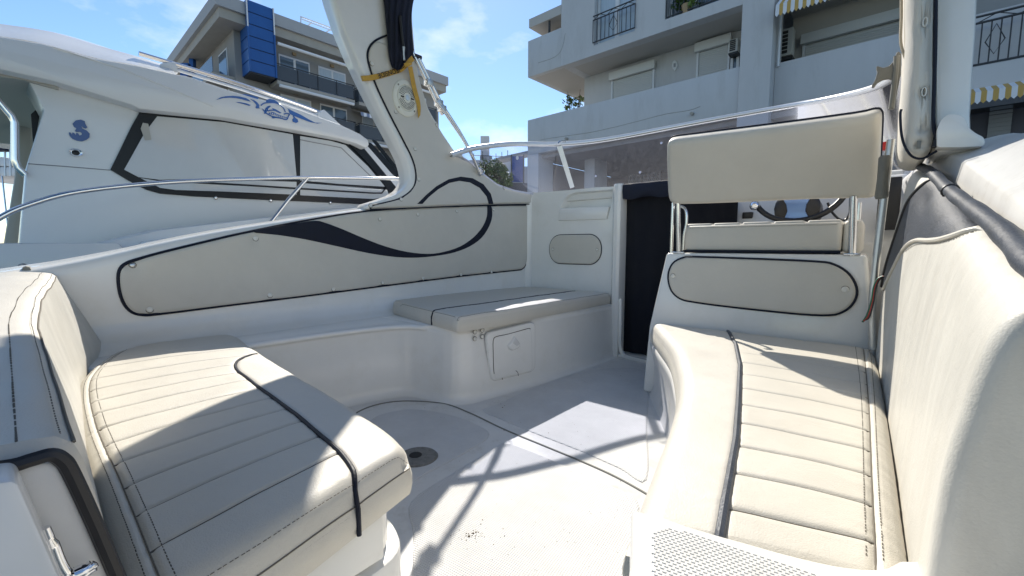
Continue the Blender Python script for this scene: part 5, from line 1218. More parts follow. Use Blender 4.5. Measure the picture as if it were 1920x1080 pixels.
# shark drawing on the roof fascia
XD = YX + 0.104
def z8(pts): return [(400 + x / 8, 160 + y / 8) for x, y in pts]
for k, sh in enumerate(([(40, 220), (110, 180), (190, 163), (300, 158), (400, 168), (490, 190), (535, 215), (560, 245), (520, 235), (440, 212), (340, 192), (250, 185), (150, 190)],
           [(425, 130), (500, 135), (580, 150), (685, 185), (670, 205), (600, 185), (520, 160)], [(330, 250), (400, 252), (490, 268), (565, 295), (540, 308), (470, 285)],
           [(550, 205), (610, 220), (660, 255), (690, 295), (688, 330), (700, 345), (640, 345), (632, 325), (650, 300), (630, 270), (590, 230)],
           [(790, 245), (800, 215), (840, 203), (910, 215), (970, 250), (1000, 285), (950, 262), (890, 255), (830, 262)],
           [(725, 345), (760, 365), (785, 400), (800, 425), (760, 425), (765, 400)], [(880, 340), (930, 355), (1025, 412), (1000, 420), (950, 395), (900, 375)], [(870, 490), (890, 470), (950, 488), (900, 497)],
           [(1115, 345), (1200, 390), (1310, 440), (1430, 510), (1530, 560), (1635, 563), (1560, 572), (1450, 550), (1340, 510), (1250, 475), (1212, 460), (1230, 485), (1265, 510), (1275, 550), (1240, 565), (1190, 545), (1185, 510), (1205, 490), (1190, 450), (1150, 430)],
           [(825, 425), (855, 398), (900, 402), (960, 432), (1040, 462), (1110, 482), (1118, 494), (1060, 488), (980, 466), (920, 444), (870, 438)])):
    yflat('shark_decal', z8(sh), XD, 'decal_blue', ya)
teeth = []
for i in range(9):
    x = 850 + i * 27; y = 404 + i * 9.5
    yflat('decal_tooth', z8([(x, y), (x + 18, y + 5), (x + 10, y + 26)]), XD + 0.003, 'yacht_white', ya)
for st_ in ([(715, 300), (760, 270), (830, 260), (920, 262), (1000, 292), (1060, 350), (1080, 400)], [(830, 315), (792, 350), (780, 392)], [(855, 310), (812, 350), (818, 385)],
            [(800, 380), (790, 410), (830, 440), (900, 470), (1000, 490), (1080, 512), (1112, 500), (1130, 455), (1142, 437), (1110, 420), (1060, 432)], [(818, 385), (870, 372), (930, 378)]):
    tube('decal_line', [yp(*q, XD) for q in z8(st_)], 0.0045, 'decal_blue', ya, 5, sm=3)
# aft cockpit side: inner wall, soffit, grab rail
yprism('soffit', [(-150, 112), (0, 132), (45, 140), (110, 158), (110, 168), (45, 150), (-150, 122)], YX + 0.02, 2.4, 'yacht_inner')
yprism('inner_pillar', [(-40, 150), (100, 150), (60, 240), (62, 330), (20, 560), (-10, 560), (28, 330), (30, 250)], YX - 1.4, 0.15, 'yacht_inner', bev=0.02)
yprism('door_glass', [(78, 196), (58, 214), (62, 268), (66, 264)], YX - 0.32, 0.02, 'yacht_black')
tube('grab_rail', [yp(a, b, YX + 0.02) for a, b in ((-30, 155), (0, 192), (22, 218), (28, 230), (28, 300), (34, 315), (48, 328))], 0.017, 'steel', ya, 10)
# side deck, hull and guard rail
yprism('hull', [(-200, 470), (0, 500), (300, 430), (700, 385), (1000, 360), (1000, 700), (-200, 1400)], -3.30, 0.4, 'yacht_white', bev=0.02)
yprism('deck_box', [(-60, 456), (222, 455), (246, 480), (246, 540), (-60, 560)], -3.15, 0.3, 'yacht_white', bev=0.012)
yprism('deck_box', [(258, 480), (272, 452), (400, 440), (660, 402), (660, 500), (258, 520)], -3.18, 0.3, 'yacht_white', bev=0.012)
gr = [yp(a, b, -3.22) for a, b in ((-60, 452), (0, 408), (60, 382), (150, 359), (300, 343), (450, 336), (600, 333), (760, 336), (900, 345))]
tube('guard_rail', gr, 0.013, 'steel', ya, 10, sm=6)
tube('stanchion', [yp(576, 334, -3.22), yp(540, 375, -3.22), yp(505, 420, -3.22)], 0.013, 'steel', ya, 10)
# bit of rope on our own gunwale corner
rope = tube('mooring_rope', [Vector((-2.9 + i * 0.05, 0.06 + 0.006 * math.sin(i), 0.757 + 0.004 * math.sin(i * 1.7))) for i in range(10)], 0.012, 'grey_plastic', None, 8); tag(rope, 'dark rope lying along the gunwale at the far left', 'rope')

# ------------------------------------------------------------------ right-hand apartment building
ang = R(-2.2); UU = Vector((math.cos(ang), math.sin(ang), 0)); VV = Vector((-math.sin(ang), math.cos(ang), 0))
OB = CP + ray(989, 300) * (16.0 / FPX); OB.z = 0
def R3(u, v, z): return OB + UU * u + VV * v + Vector((0, 0, z))
def rb(px, py, v=0.0): p = onP(px, py, OB + VV * v, VV); return ((p - OB).dot(UU), p.z)
def rbox(name, u0, u1, v0, v1, z0, z1, m, parent, bev=0.0, **kw):
    V, Fc = box_geo((u0, v0, z0), (u1, v1, z1)); V = [R3(*p) for p in V]
    return bevel_mk(name, V, Fc, m, parent, bev, **kw) if bev else mk(name, V, Fc, m, parent, smooth=False, **kw)
def rwall(name, u0, u1, z0, z1, v, th, holes, m, parent):
    """front wall with real openings and reveals"""
    outer = [Vector(p) for p in ((u0, z0), (u1, z0), (u1, z1), (u0, z1))]
    hl = [[Vector(p) for p in ((a, c), (b, c), (b, d), (a, d))] for a, b, c, d in holes]
    vo, Fo = fill2([outer], hl); V = [R3(p.x, v, p.y) for p in vo]
    for h in hl + [outer]:
        o_ = len(V); V += [R3(p.x, v, p.y) for p in h] + [R3(p.x, v + th, p.y) for p in h]
        Fo += [(o_ + i, o_ + (i + 1) % 4, o_ + 4 + (i + 1) % 4, o_ + 4 + i) for i in range(4)]
    return mk(name, V, Fo, m, parent, smooth=False)
rbld = thing('apartment_building', 'white plastered apartment building with deep balconies behind the windscreen', 'building', R3(5, 4, -0.35), 'apartment buildings on the quay')
zs = rb(990, 145.5)[1]; zpar = rb(991, 225)[1]; zg = rb(1175, 257)[1]; uc0 = rb(1389, 100)[0]; uc1 = rb(1448, 100)[0]
u52 = rb(1052, 60)[0]; ztp = rb(988, 78)[1]
p = onZ(1096, 146, zs); ca_, cb_ = (p - OB).dot(UU), (p - OB).dot(VV)
h1 = [rb(1114, 60)[0], rb(1190, 60)[0], rb(1114, 85)[1], zs + 3.3]; h2 = [rb(1247, 20)[0], rb(1352, 20)[0], rb(1247, 37)[1], zs + 3.6]
rwall('upper_wall', u52, uc0 + 0.1, zs, zs + 7, 0.0, 0.35, [h1, h2], 'plaster', rbld)
rbox('upper_side_wall', u52, u52 + 0.3, 0.36, 9, zs, zs + 7, 'plaster', rbld)
rbox('terrace_parapet', 0, u52 - 0.002, 0.0, 0.2, zs, ztp, 'plaster', rbld, 0.02)
rbox('terrace_parapet', 0, 0.2, 0.21, 9, zs, ztp, 'plaster', rbld, 0.02)
rbox('upper_slab', 0.02, uc0 + 0.1, 0.02, 9, zs + 0.004, zs + 0.25, 'plaster_warm', rbld)
tube('terrace_rail', [R3(0.9, 0.1, ztp), R3(0.9, 0.1, ztp + 0.55), R3(1.05, 0.1, ztp + 0.72), R3(1.6, 0.1, ztp + 0.72)], 0.04, 'iron', rbld, 8)
rbox('top_slab', 0.05, u52 - 0.01, 0.0, 9, rb(1050, 27)[1], rb(1050, 27)[1] + 0.3, 'plaster_warm', rbld)
def railing(u0, u1, z0, z1, v, parent, n, diamond=True):
    geos = [tube_geo([R3(u0, v, z), R3(u1, v, z)], 0.022, 6) for z in (z0 + 0.05, z1 - 0.12, z1)]
    for i in range(n + 1):
        u = u0 + (u1 - u0) * i / n; geos.append(tube_geo([R3(u, v, z0 + 0.05), R3(u, v, z1 - 0.12)], 0.012, 5))
    c = (u0 + u1) / 2; w = (u1 - u0) / n * 1.0; zm = (z0 + z1) / 2
    dd = [c] if (u1 - u0) < 2.2 else [u0 + (u1 - u0) * k for k in (0.2, 0.5, 0.8)]
    if diamond:
        for c in dd: geos.append(tube_geo([R3(c, v, z0 + 0.2), R3(c + w, v, zm - 0.03), R3(c, v, z1 - 0.2), R3(c - w, v, zm - 0.03)], 0.012, 5, True))
    for i in range(3):
        a = u0 + (u1 - u0) * i / 3; b = u0 + (u1 - u0) * (i + 1) / 3
        geos.append(tube_geo([R3(a, v, z1 - 0.12), R3((a + b) / 2, v, z1), R3(b, v, z1 - 0.12)], 0.010, 5))
    V, Fc = merge(geos); return mk('railing', V, Fc, 'iron', parent, smooth=False)
def window(parent, u0, u1, z0, z1, v, cols=2, m='curtain_pale'):
    w = rbox('window', u0, u1, v, v + 0.03, z0, z1, m, parent)
    for k in range(cols):
        a = u0 + (u1 - u0) * k / cols; b = u0 + (u1 - u0) * (k + 1) / cols
        outer = [Vector(q) for q in ((a, z0), (b, z0), (b, z1), (a, z1))]; inn = [Vector(q) for q in ((a + .07, z0 + .07), (b - .07, z0 + .07), (b - .07, z1 - .07), (a + .07, z1 - .07))]
        vo, Fo = fill2([outer], [inn]); n = len(vo)
        V = [R3(q.x, v - 0.035, q.y) for q in vo] + [R3(q.x, v - 0.002, q.y) for q in vo]
        mk('frame', V, Fo + [tuple(i + n for i in f[::-1]) for f in Fo], 'window_frame', w, smooth=False)
    return w
window(rbld, h1[0] + 0.02, h1[1] - 0.02, h1[2], h1[3], 0.22)
window(rbld, h2[0] + 0.02, h2[1] - 0.02, h2[2], h2[3], 0.30, 2, 'window_glass')
railing(h1[0] - 0.02, h1[1] + 0.02, h1[2] + 0.02, rb(1190, 4)[1] + 0.05, -0.04, rbld, 10)
railing(h2[0] + 0.02, h2[1] - 0.02, h2[2] + 0.02, h2[2] + 1.1, 0.05, rbld, 12)
# lower balcony: core wall, parapet with rounded rim
rwall('balcony_wall', ca_, uc0 + 0.4, zpar - 1.2, zs, cb_, 0.3, [], 'plaster', rbld)
rbox('end_wall', ca_, ca_ + 0.3, cb_ + 0.31, 9, zpar - 1.2, zs, 'plaster', rbld)
rbox('parapet', 0, uc0 - 0.002, 0.0, 0.22, zg, zpar, 'plaster', rbld, 0.02)
rbox('parapet', 0, 0.22, 0.225, 9, zg, zpar, 'plaster', rbld, 0.02)
rbox('balcony_floor', 0.23, uc0 + 0.3, 0.23, 9, zg + 0.1, zg + 0.35, 'plaster_warm', rbld)
def shutter(px0, px1, pyt, pyb, v, par):
    u0, u1 = rb(px0, pyt, v)[0], rb(px1, pyt, v)[0]; z1 = rb((px0 + px1) / 2, pyt, v)[1]; z0 = zpar - 0.9
    s = rbox('shutter', u0, u1, v - 0.03, v, z0, z1, 'shutter', par)
    n = int((z1 - z0) / 0.055)
    for i in range(n): rbox('slat', u0 + .02, u1 - .02, v - 0.045, v - 0.031, z0 + i * 0.055 + 0.006, z0 + (i + 1) * 0.055, 'shutter', s)
    rbox('shutter_box', u0 - 0.1, u1 + 0.1, v - 0.18, v - 0.05, z1, z1 + 0.26, 'shutter_box', s, 0.01)
    for u in (u0 - 0.06, u1): rbox('shutter_guide', u, u + 0.06, v - 0.07, v - 0.001, z0, z1, 'window_frame', s)
    return s
shutter(1151, 1225, 142, 180, cb_, rbld); shutter(1312, 1366, 92, 140, cb_, rbld)
window(rbld, rb(1372, 90, cb_)[0], rb(1388, 90, cb_)[0], zpar - 0.9, rb(1380, 85, cb_)[1], cb_ - 0.03, 1, 'window_glass')
orn = [rb(*q, cb_) for q in ((1266, 113), (1270, 117), (1271, 123), (1269, 129), (1266, 134), (1262, 129), (1261, 123), (1262, 117))]
op = prism('wall_plaque', [R3(a, cb_ - 0.04, b) for a, b in orn], VV * 0.038, 'awning_white', rbld)
oi = [rb(*q, cb_) for q in ((1264, 120), (1268, 119), (1268, 126), (1264, 127))]; prism('plaque_number', [R3(a, cb_ - 0.05, b) for a, b in oi], VV * 0.008, 'tile_grey', op)
def ac_unit(px, py, v, par, s=1.0):
    u, z = rb(px, py, v); a = rbox('air_conditioner', u - 0.28 * s, u + 0.28 * s, v - 0.32, v - 0.02, z - 0.42 * s, z + 0.42 * s, 'ac_white', par, 0.02)
    for i in range(6): rbox('grille_slat', u - 0.22 * s, u + 0.14 * s, v - 0.33, v - 0.322, z - 0.34 * s + i * 0.12 * s, z - 0.25 * s + i * 0.12 * s, 'ac_dark', a)
    rbox('bracket', u - 0.28 * s, u + 0.3 * s, v - 0.34, v - 0.02, z - 0.56 * s, z - 0.46 * s, 'iron', a)
rbox('column', uc0, uc1, -0.06, 1.0, -0.3, zs + 9, 'plaster', rbld, 0.015)
# right bay
zrp = rb(1500, 108, 0.35)[1]
rbox('main_block', ca_ + 0.31, uc1 + 13, max(cb_ + 0.31, 6.3), 14, -0.35, zs + 7.4, 'plaster', rbld)
rbox('main_roof', u52 + 0.01, uc1 + 13, 0.37, 6.29, zs + 6.6, zs + 7.3, 'plaster', rbld)
rbox('bay_block', uc1 + 0.01, uc1 + 13, 2.41, 6.29, zg, zs + 6.59, 'plaster', rbld)
rbox('bay_floor_slab', uc1 + 0.003, uc1 + 12, 0.56, 2.19, rb(1500, 200, 0.35)[1] + 0.1, rb(1500, 200, 0.35)[1] + 0.3, 'plaster_warm', rbld)
rbox('garage_wall', uc1 + 0.003, uc1 + 12, 3.0, 3.2, -0.35, zg - 0.16, 'shop_dark', rbld)
rbox('parapet', uc1 + 0.002, uc1 + 12, 0.35, 0.55, rb(1500, 200, 0.35)[1], zrp, 'plaster', rbld, 0.02)
rbox('bay_wall', uc1 + 0.002, uc1 + 12, 2.2, 2.4, zg, zrp + 4.2, 'plaster_warm', rbld)
rbox('bay_ceiling', uc1 + 0.002, uc1 + 4.6, 0.36, 2.19, zrp + 1.75, zrp + 2.0, 'plaster_warm', rbld)
rbox('bay_beam', uc1 + 0.002, uc1 + 4.6, 0.0, 0.34, zrp + 1.75, zrp + 2.6, 'plaster', rbld)
s = shutter(1512, 1690, 62, 100, 2.19, rbld)
ac_unit(1472, 88, 2.0, rbld, 0.85); ac_unit(1381, 92, cb_ - 0.02, rbld, 0.42)
tube('downpipe', [R3(uc1 + 0.08, 0.3, zrp - 0.1), R3(uc1 + 0.08, 0.3, zrp + 1.9)], 0.03, 'window_frame', rbld, 8)
def awning(u0, u1, v0, v1, z0, z1, drop, cols, name, label, n):
    aw = thing(name, label, 'awning', R3(u0, v0, z0), 'striped awnings on the right building')
    for i in range(n):
        a = u0 + (u1 - u0) * i / n; b = u0 + (u1 - u0) * (i + 1) / n; rows = []
        for (v, z) in ((v1, z1), (v0 + 0.02, z0 + 0.01), (v0, z0), (v0 - 0.005, z0 - drop * 0.5)):
            rows.append([R3(a, v, z), R3((a + b) / 2, v, z), R3(b, v, z)])
        rows.append([R3(a, v0 - 0.01, z0 - drop * 0.8), R3((a + b) / 2, v0 - 0.01, z0 - drop), R3(b, v0 - 0.01, z0 - drop * 0.8)])
        V, Fc = loft(rows); mk('stripe', V, Fc, cols[i % 2], aw, smooth=False)
    tube('front_bar', [R3(u0, v0 + 0.03, z0 - 0.03), R3(u1, v0 + 0.03, z0 - 0.03)], 0.03, 'window_frame', aw, 8)
    return aw
ua, za = rb(1454, 20, -0.35); ub = rb(1575, 0, -0.35)[0]
awning(ua, ub, -0.35, 0.30, za + 0.12, za + 0.6, 0.28, ('awning_white', 'awning_yellow'), 'striped_awning', 'yellow and white striped awning edge at the top of the right building', 16)
# far right bay beyond the arch leg
u3, z3 = rb(1828, 140, 0.0); u4 = rb(1990, 100, 0.0)[0]; zb1 = rb(1870, 118)[1]
railing(u3 - 0.6, u4, zb1, zb1 + 0.95, 0.05, rbld, 13)
rbox('balcony_edge', u3 - 0.7, u4 + 1, 0.0, 1.4, zb1 - 0.5, zb1, 'plaster', rbld)
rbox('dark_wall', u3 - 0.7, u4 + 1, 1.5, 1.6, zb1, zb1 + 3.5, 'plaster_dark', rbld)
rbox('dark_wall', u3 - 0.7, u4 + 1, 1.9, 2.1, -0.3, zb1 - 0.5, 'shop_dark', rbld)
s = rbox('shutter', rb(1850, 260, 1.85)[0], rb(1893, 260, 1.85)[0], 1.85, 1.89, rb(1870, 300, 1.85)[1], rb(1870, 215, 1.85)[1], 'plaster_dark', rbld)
for i in range(18): rbox('slat', rb(1850, 260, 1.85)[0], rb(1893, 260, 1.85)[0], 1.835, 1.849, rb(1870, 300, 1.85)[1] + i * 0.09, rb(1870, 300, 1.85)[1] + i * 0.09 + 0.07, 'plaster_dark', s)
za3 = rb(1870, 172, -0.5)[1]
awning(u3 - 0.6, u4, -0.5, 0.1, za3 + 0.05, za3 + 0.28, 0.22, ('awning_white', 'awning_yellow'), 'striped_awning', 'yellow and white striped awning right of the grey arch leg', 22)
# ground floor behind the windscreen
rbox('pier', 0.0, rb(1009, 320)[0], 0.0, 0.9, -0.35, zg, 'plaster', rbld)
rbox('pier', rb(1096, 320, 1.5)[0], rb(1115, 320, 1.5)[0], 1.5, 2.4, -0.35, zg, 'plaster', rbld)
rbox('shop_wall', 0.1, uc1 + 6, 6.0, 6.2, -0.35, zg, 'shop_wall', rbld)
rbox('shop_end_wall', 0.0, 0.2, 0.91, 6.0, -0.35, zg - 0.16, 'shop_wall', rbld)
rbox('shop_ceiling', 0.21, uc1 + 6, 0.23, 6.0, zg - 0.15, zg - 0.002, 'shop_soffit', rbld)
rbox('pier', uc0 + 0.01, uc1 - 0.01, 1.01, 1.5, -0.35, zg, 'plaster', rbld)
lw = rb(1180, 330, 5.9); lw2 = rb(1238, 330, 5.9); zl0, zl1 = rb(1205, 345, 5.9)[1], rb(1205, 306, 5.9)[1]
sg = rbox('shop_window', lw[0], lw2[0], 5.9, 5.95, zl0, zl1, 'shop_dark', rbld); geos = []
for i in range(9):
    a = lw[0] + (lw2[0] - lw[0]) * i / 8
    geos.append(tube_geo([R3(a, 5.85, zl0), R3(a, 5.85, zl1)], 0.03, 5))
    if i < 8:
        b = lw[0] + (lw2[0] - lw[0]) * (i + 1) / 8
        for k in range(3):
            z_0 = zl0 + (zl1 - zl0) * k / 3; z_1 = zl0 + (zl1 - zl0) * (k + 1) / 3
            geos.append(tube_geo([R3(a, 5.85, z_0), R3(b, 5.85, z_1)], 0.018, 4)); geos.append(tube_geo([R3(b, 5.85, z_0), R3(a, 5.85, z_1)], 0.018, 4))
V, Fc = merge(geos); mk('lattice', V, Fc, 'shutter', sg, smooth=False)
q0 = rb(1126, 316, 5.9); q1 = rb(1134, 303, 5.9); rbox('notice_board', q0[0], q1[0], 5.9, 5.96, q0[1], q1[1], 'awning_white', rbld)
tube('strip_lamp', [R3(*(lambda q, v: (q[0], v, q[1]))(rb(1024, 310, 2.5), 2.5)), R3(*(lambda q, v: (q[0], v, q[1]))(rb(1088, 323, 4.0), 4.0))], 0.05, 'awning_white', rbld, 6)
# cracks and stains in the parapet render
for cr in ([(1012, 263), (1060, 256), (1110, 247), (1150, 238), (1200, 226), (1245, 214), (1290, 206), (1312, 200)], [(1058, 64), (1052, 90), (1040, 108), (1010, 118)]):
    tube('render_crack', [R3(rb(a + random.uniform(-3, 3), b + random.uniform(-1, 1))[0], -0.001, rb(a, b + random.uniform(-1.5, 1.5))[1]) for a, b in cr], 0.008, 'crack', rbld, 4, sm=3)
for q in ((1064, 260), (1299, 213)):
    u, z = rb(*q); tube('spout', [R3(u, 0.05, z), R3(u, -0.12, z - 0.02)], 0.045, 'concrete_band', rbld, 8)

# ------------------------------------------------------------------ foliage
def leaves(name, c, rx, ry, rz, n, size, parent, seed=1, clumps=40):
    rnd = random.Random(seed); V, Fc = [], []; cl = []
    while len(cl) < clumps:
        v = Vector((rnd.uniform(-1, 1), rnd.uniform(-1, 1), rnd.uniform(-0.8, 1)))
        if 0.25 < v.length < 1: cl.append((v, rnd.uniform(0.16, 0.34)))
    for _ in range(n):
        cv_, cr_ = rnd.choice(cl); d = Vector((rnd.gauss(0, 1), rnd.gauss(0, 1), rnd.gauss(0, 1))).normalized() * cr_ * rnd.uniform(0.55, 1.05)
        v = cv_ + d; p = Vector((c.x + v.x * rx, c.y + v.y * ry, c.z + v.z * rz))
        a = Vector((rnd.gauss(0, 1), rnd.gauss(0, 1), rnd.gauss(0, .6))).normalized(); b = a.orthogonal().normalized(); s = size * rnd.uniform(0.6, 1.4); k = len(V)
        V += [p - a * s, p + b * s * 0.42, p + a * s, p - b * s * 0.42 + Vector((0, 0, -s * .2))]; Fc.append((k, k + 1, k + 2, k + 3))
    return mk(name, V, Fc, 'leaf', parent, smooth=False)
def at(px, py, Z_): return CP + ray(px, py) * (Z_ / FPX)
tc_ = at(917, 338, 26.0)
tr = thing('tree', 'round green tree seen through the port end of the windscreen', 'tree', Vector((tc_.x, tc_.y, -0.35)))
tube('trunk', [Vector((tc_.x, tc_.y, -0.35)), Vector((tc_.x + .1, tc_.y, 1.5)), Vector((tc_.x, tc_.y, 3.4))], [0.16, 0.12, 0.06], 'bark', tr, 8)
for k in range(5): tube('limb', [Vector((tc_.x, tc_.y, 1.6 + k * .2)), tc_ + Vector((math.cos(k * 1.3) * 0.9, math.sin(k * 1.3) * 0.9, 0.2 + .15 * k))], [0.07, 0.02], 'bark', tr, 6)
leaves('crown', tc_, 1.25, 1.25, 1.15, 9000, 0.085, tr, 3, 70)
pc = R3(0.9, 1.6, zpar + 0.25); pc = at(1076, 193, 17.0)
bp = thing('balcony_plant', 'small dark shrub on the balcony corner of the right building', 'plant', Vector((pc.x, pc.y, zpar - 0.2)))
for k in range(7): tube('stem', [Vector((pc.x, pc.y, zpar - 0.2)), pc + Vector((0.28 * math.cos(k * 2.1), 0.28 * math.sin(k * 2.1), 0.1 + 0.06 * k))], [0.02, 0.006], 'bark', bp, 5)
leaves('foliage', pc, 0.42, 0.42, 0.34, 500, 0.05, bp, 5, 22)
wp = R3((h2[0] + h2[1]) / 2 - 0.2, 0.12, h2[2] + 0.45)
bp2_ = thing('window_plant', 'potted green plant behind the upper window railing', 'plant', R3((h2[0] + h2[1]) / 2 - 0.2, 0.12, h2[2])); leaves('foliage', wp, 0.4, 0.1, 0.5, 500, 0.06, bp2_, 8, 20)
tube('pot', [wp + Vector((0, 0, -0.44)), wp + Vector((0, 0, -0.2))], [0.1, 0.14], 'lamp_amber', bp2_, 10)

# ------------------------------------------------------------------ left apartment building with the blue sign tower
OL = Vector((-31.0, 10.3, 0))
def L3(a, b, z): return OL + UU * a + VV * b + Vector((0, 0, z))           # a: out of the right face, b: along it
def lb(px, py, a=0.0): p = onP(px, py, OL + UU * a, UU); return ((p - OL).dot(VV), p.z)
def lbox(name, a0, a1, b0, b1, z0, z1, m, parent, **kw):
    V, Fc = box_geo((a0, b0, z0), (a1, b1, z1)); return mk(name, [L3(*p) for p in V], Fc, m, parent, smooth=False, **kw)
lbd = thing('apartment_building', 'grey and cream apartment block with dark glass balconies behind the yacht', 'building', L3(-6, 8, -0.35), 'apartment buildings on the quay')
zr1 = lb(515, 43)[1]; zr0 = lb(515, 80)[1]; zA = lb(657, 186, 1.3)[1]; zB = lb(692, 261, 1.3)[1]; FH = zA - zB
bE = lb(822, 200)[0]
lbox('wall', -14, 0, 0, bE, -0.35, zr0, 'old_cream', lbd)
lbox('roof_parapet', -14.1, 1.3, -1.2, bE + 0.1, zr0 + 0.55, zr1, 'old_grey', lbd)
lbox('eave', -14.0, 1.1, -1.0, bE, zr0, zr0 + 0.548, 'concrete_band', lbd)
bays = [(lb(520, 150, 1.3)[0], lb(664, 150, 1.3)[0]), (lb(672, 150, 1.3)[0], lb(755, 150, 1.3)[0]), (lb(775, 150, 1.3)[0], lb(818, 150, 1.3)[0])]
for k in range(-1, 4):
    zf = zA - k * FH
    if k == -1: continue
    for j, (b0, b1) in enumerate(bays):
        s_ = lbox('balcony_slab', 0.002, 1.3, b0, b1, zf - 0.22, zf, 'concrete_band', lbd)
        g = lbox('balcony_glass', 1.22, 1.25, b0 + 0.05, b1 - 0.05, zf + 0.08, zf + 0.95, 'balcony_glass', lbd)
        lbox('balcony_glass', 0.05, 1.2, b0 + 0.02, b0 + 0.05, zf + 0.08, zf + 0.95, 'balcony_glass', lbd)
        geos = [tube_geo([L3(0.05, b0, zf + 1.02), L3(1.28, b0, zf + 1.02), L3(1.28, b1, zf + 1.02), L3(0.05, b1, zf + 1.02)], 0.035, 6)]
        n = max(2, int((b1 - b0) / 1.3))
        for i in range(n + 1): geos.append(tube_geo([L3(1.28, b0 + (b1 - b0) * i / n, zf), L3(1.28, b0 + (b1 - b0) * i / n, zf + 1.02)], 0.025, 5))
        V, Fc = merge(geos); mk('balcony_rail', V, Fc, 'iron', lbd, smooth=False)
        nw = 2 if (b1 - b0) > 4 else 1
        for i in range(nw):
            c = b0 + (b1 - b0) * (i + 0.62) / nw if nw == 2 else (b0 + b1) / 2
            w = lbox('window', 0.003, 0.05, c - 1.0, c + 1.0, zf, zf + 2.15, 'window_frame', lbd)
            for e in (-1, 1): lbox('pane', 0.051, 0.07, c + e * 0.5 - 0.42, c + e * 0.5 + 0.42, zf + 0.1, zf + 2.03, 'curtain_pale' if (i + k) % 2 else 'window_glass', w)
            lm = lbox('wall_lamp', 0.003, 0.12, c - 0.12, c + 0.12, zf + 2.32, zf + 2.5, 'lamp_amber', lbd)
        if k >= 1 and (j + k) % 2 == 0:
            m_ = 16; rows = [[L3(1.5 - 0.05, b0 + (b1 - b0) * i / m_, zf + FH - 0.75), L3(1.5, b0 + (b1 - b0) * i / m_, zf + FH - 1.0 - 0.05 * (i % 2))] for i in range(m_ + 1)]
            for i in range(m_):
                V, Fc = loft([[L3(0.1, b0 + (b1 - b0) * q / m_, zf + FH - 0.35), *rows[q]] for q in (i, i + 1)]); mk('awning_stripe', V, Fc, 'awning_white' if i % 2 else 'awning_blue', lbd, smooth=False)
        else:
            V, Fc = tube_geo([L3(1.35, b0 + 0.1, zf + FH - 0.32), L3(1.35, b1 - 0.1, zf + FH - 0.32)], 0.10, 8); mk('awning_roll', V, Fc, 'awning_white', lbd)
# left face: slab bands and a balcony
for k in range(0, 4):
    zf = zA - k * FH
    lbox('balcony_slab', -12, -0.2, -1.2, -0.002, zf - 0.22, zf, 'concrete_band', lbd)
    lbox('balcony_glass', -12, -0.3, -1.15, -1.12, zf + 0.08, zf + 0.95, 'balcony_glass', lbd)
    for i in range(3):
        w = lbox('window', -3.2 - i * 3.6, -1.4 - i * 3.6, -0.05, -0.003, zf + 0.0, zf + 2.1, 'window_frame', lbd); lbox('pane', -3.1 - i * 3.6, -1.5 - i * 3.6, -0.07, -0.051, zf + 0.1, zf + 2.0, 'window_glass', w)
# roof pergola
pg = [at(565, 30, 40), at(640, 58, 43), at(700, 80, 46)]
for q in ((564, 32, 564, 56), (566, 58, 585, 42), (600, 68, 625, 52)):
    a = at(q[0], q[1], 40); b = at(q[2], q[3], 40); tube('pergola_post', [a, b], 0.06, 'alu_white', lbd, 6)
tube('pergola_beam', [at(563, 31, 40), at(650, 63, 41)], 0.07, 'alu_white', lbd, 6); tube('pergola_beam', [at(566, 36, 40), at(650, 68, 41)], 0.05, 'alu_white', lbd, 6)
# blue sign tower at the corner
sgn = thing('sign_tower', 'tall blue panelled sign tower on the corner of the left building', 'sign', L3(0.6, -1.5, 2))
c0 = lb(467, 100, 1.4); c1_ = lb(516, 100, 1.4); zt0 = lb(490, 139, 1.4)[1]; zt1 = lb(490, 8, 1.4)[1]; nP = 6
bw0, bw1 = c0[0], c1_[0]
for i in range(nP):
    za_, zb_ = zt0 + (zt1 - zt0) * i / nP, zt0 + (zt1 - zt0) * (i + 1) / nP
    lbox('panel', -0.75, 1.4, bw0, bw1, za_ + 0.025, zb_ - 0.025, 'sign_blue', sgn)
lbox('core', -0.69, 1.33, bw0 + 0.06, bw1 - 0.06, zt0 - 0.05, zt1, 'iron', sgn)
for b in (bw0, bw1):
    tube('corner_trim', [L3(1.43, b, zt0), L3(1.43, b, zt1)], 0.05, 'sign_blue', sgn, 6)
    tube('corner_trim', [L3(1.45, b, zt0 + (zt1 - zt0) * 0.62), L3(1.45, b, zt1)], 0.045, 'awning_white', sgn, 6)
# ------------------------------------------------------------------ far background between the arch and the right building
fbd = thing('white_house', 'distant white house with a square chimney beyond the tree', 'building', at(910, 345, 60))
def fpx(name, x0, y0, x1, y1, Z_, m, parent, dep=3.0):
    a, b, c, d = at(x0, y1, Z_), at(x1, y1, Z_), at(x1, y0, Z_), at(x0, y0, Z_); dd = Vector((FW.x, FW.y, 0)).normalized() * dep
    V, Fc = prism_geo([a, b, c, d], dd); return mk(name, V, Fc, m, parent, smooth=False)
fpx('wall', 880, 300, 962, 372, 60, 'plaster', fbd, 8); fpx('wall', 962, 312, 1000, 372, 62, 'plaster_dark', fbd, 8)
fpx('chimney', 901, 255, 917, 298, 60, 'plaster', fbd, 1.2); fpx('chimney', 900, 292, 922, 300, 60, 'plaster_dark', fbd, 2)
for x in (908, 918): fpx('window', x - 2, 303, x + 2, 308, 59.9, 'window_glass', fbd, 0.2)
for x in (888, 905, 930, 941, 952): tube('antenna', [at(x, 300, 60), at(x, 282 + (x % 7), 60)], 0.05, 'iron', fbd, 5)
tube('roof_rail', [at(884, 291, 59.5), at(960, 294, 59.5)], 0.05, 'iron', fbd, 5)
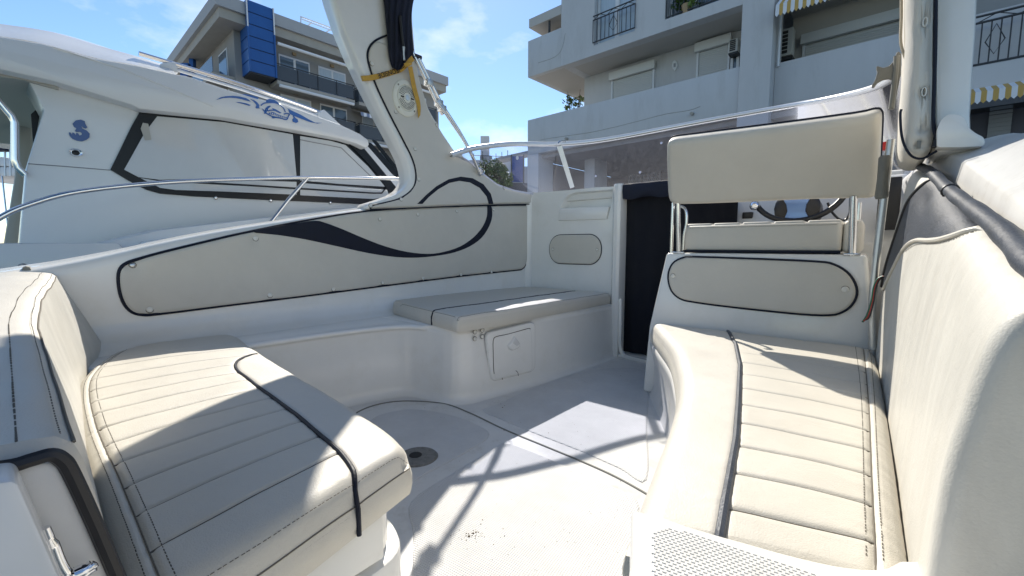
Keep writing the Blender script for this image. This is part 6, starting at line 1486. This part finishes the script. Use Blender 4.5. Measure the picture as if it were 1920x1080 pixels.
can = thing('canopy', 'dark sloping canopy edge left of the right building', 'canopy', at(960, 345, 30))
q = [at(930, 296, 32), at(992, 282, 30), at(992, 287, 30), at(930, 301, 32)]; prism('edge_board', q, Vector((FW.x, FW.y, 0)) * 1.5, 'tile_grey', can)
tube('post', [at(935, 299, 32), at(935, 350, 32)], 0.06, 'iron', can, 6)
ban = thing('blue_banner', 'blue advertising banner on a frame beside the round tree', 'banner', at(972, 350, 28)); fpx('cloth', 960, 293, 981, 341, 28, 'banner_blue', ban, 0.08)
for x in (959, 982): tube('pole', [at(x, 290, 28), at(x, 352, 28)], 0.05, 'iron', ban, 6)
cbn = at(970, 296, 27.9); S = 14; mk('round_mark', [cbn + RT * 0.09 * math.cos(6.283 * k / S) + Vector((0, 0, 0.13 * math.sin(6.283 * k / S))) for k in range(S)], [tuple(range(S))], 'awning_white', ban, smooth=False)
hedge = thing('low_wall', 'low dark wall at the foot of the blue banner', 'wall', at(960, 352, 27)); fpx('stonework', 940, 343, 996, 375, 27, 'shop_dark', hedge, 0.6)
# small blue sign beyond the roof rail, and masts at far left
sb_ = thing('blue_sign', 'small dark blue sign board seen over the yacht roof rail', 'sign', at(352, 140, 30)); fpx('board', 338, 118, 352, 142, 30, 'sign_blue', sb_, 0.3); fpx('board', 354, 106, 362, 142, 30.5, 'sign_blue', sb_, 0.3)
bt_ = thing('sailboat', 'white sailboat with masts seen past the yacht at the far left', 'boat', at(10, 400, 22) * 1)
bt_.location.z = -0.9
hl = [at(-60, 312, 22), at(40, 312, 22), at(34, 330, 22), at(-60, 336, 22)]; prism('hull', hl, Vector((FW.x, FW.y, 0)) * 2, 'yacht_white', bt_, bev=0.1)
hl = [at(-30, 290, 22), at(22, 296, 22), at(30, 312, 22), at(-30, 312, 22)]; prism('cabin', hl, Vector((FW.x, FW.y, 0)) * 1.4, 'yacht_white', bt_, bev=0.08)
for x, y0 in ((8, 180), (18, 190), (-4, 160)): tube('mast', [at(x, y0, 22), at(x + 2, 330, 22)], 0.05, 'aluminium', bt_, 6)
tube('shroud', [at(8, 200, 22), at(30, 320, 22)], 0.02, 'steel', bt_, 4); tube('shroud', [at(4, 330, 21), at(14, 420, 21)], 0.03, 'steel', bt_, 4)
fpx('sail_cover', -20, 268, 10, 282, 21.8, 'canvas_navy', bt_, 0.4)
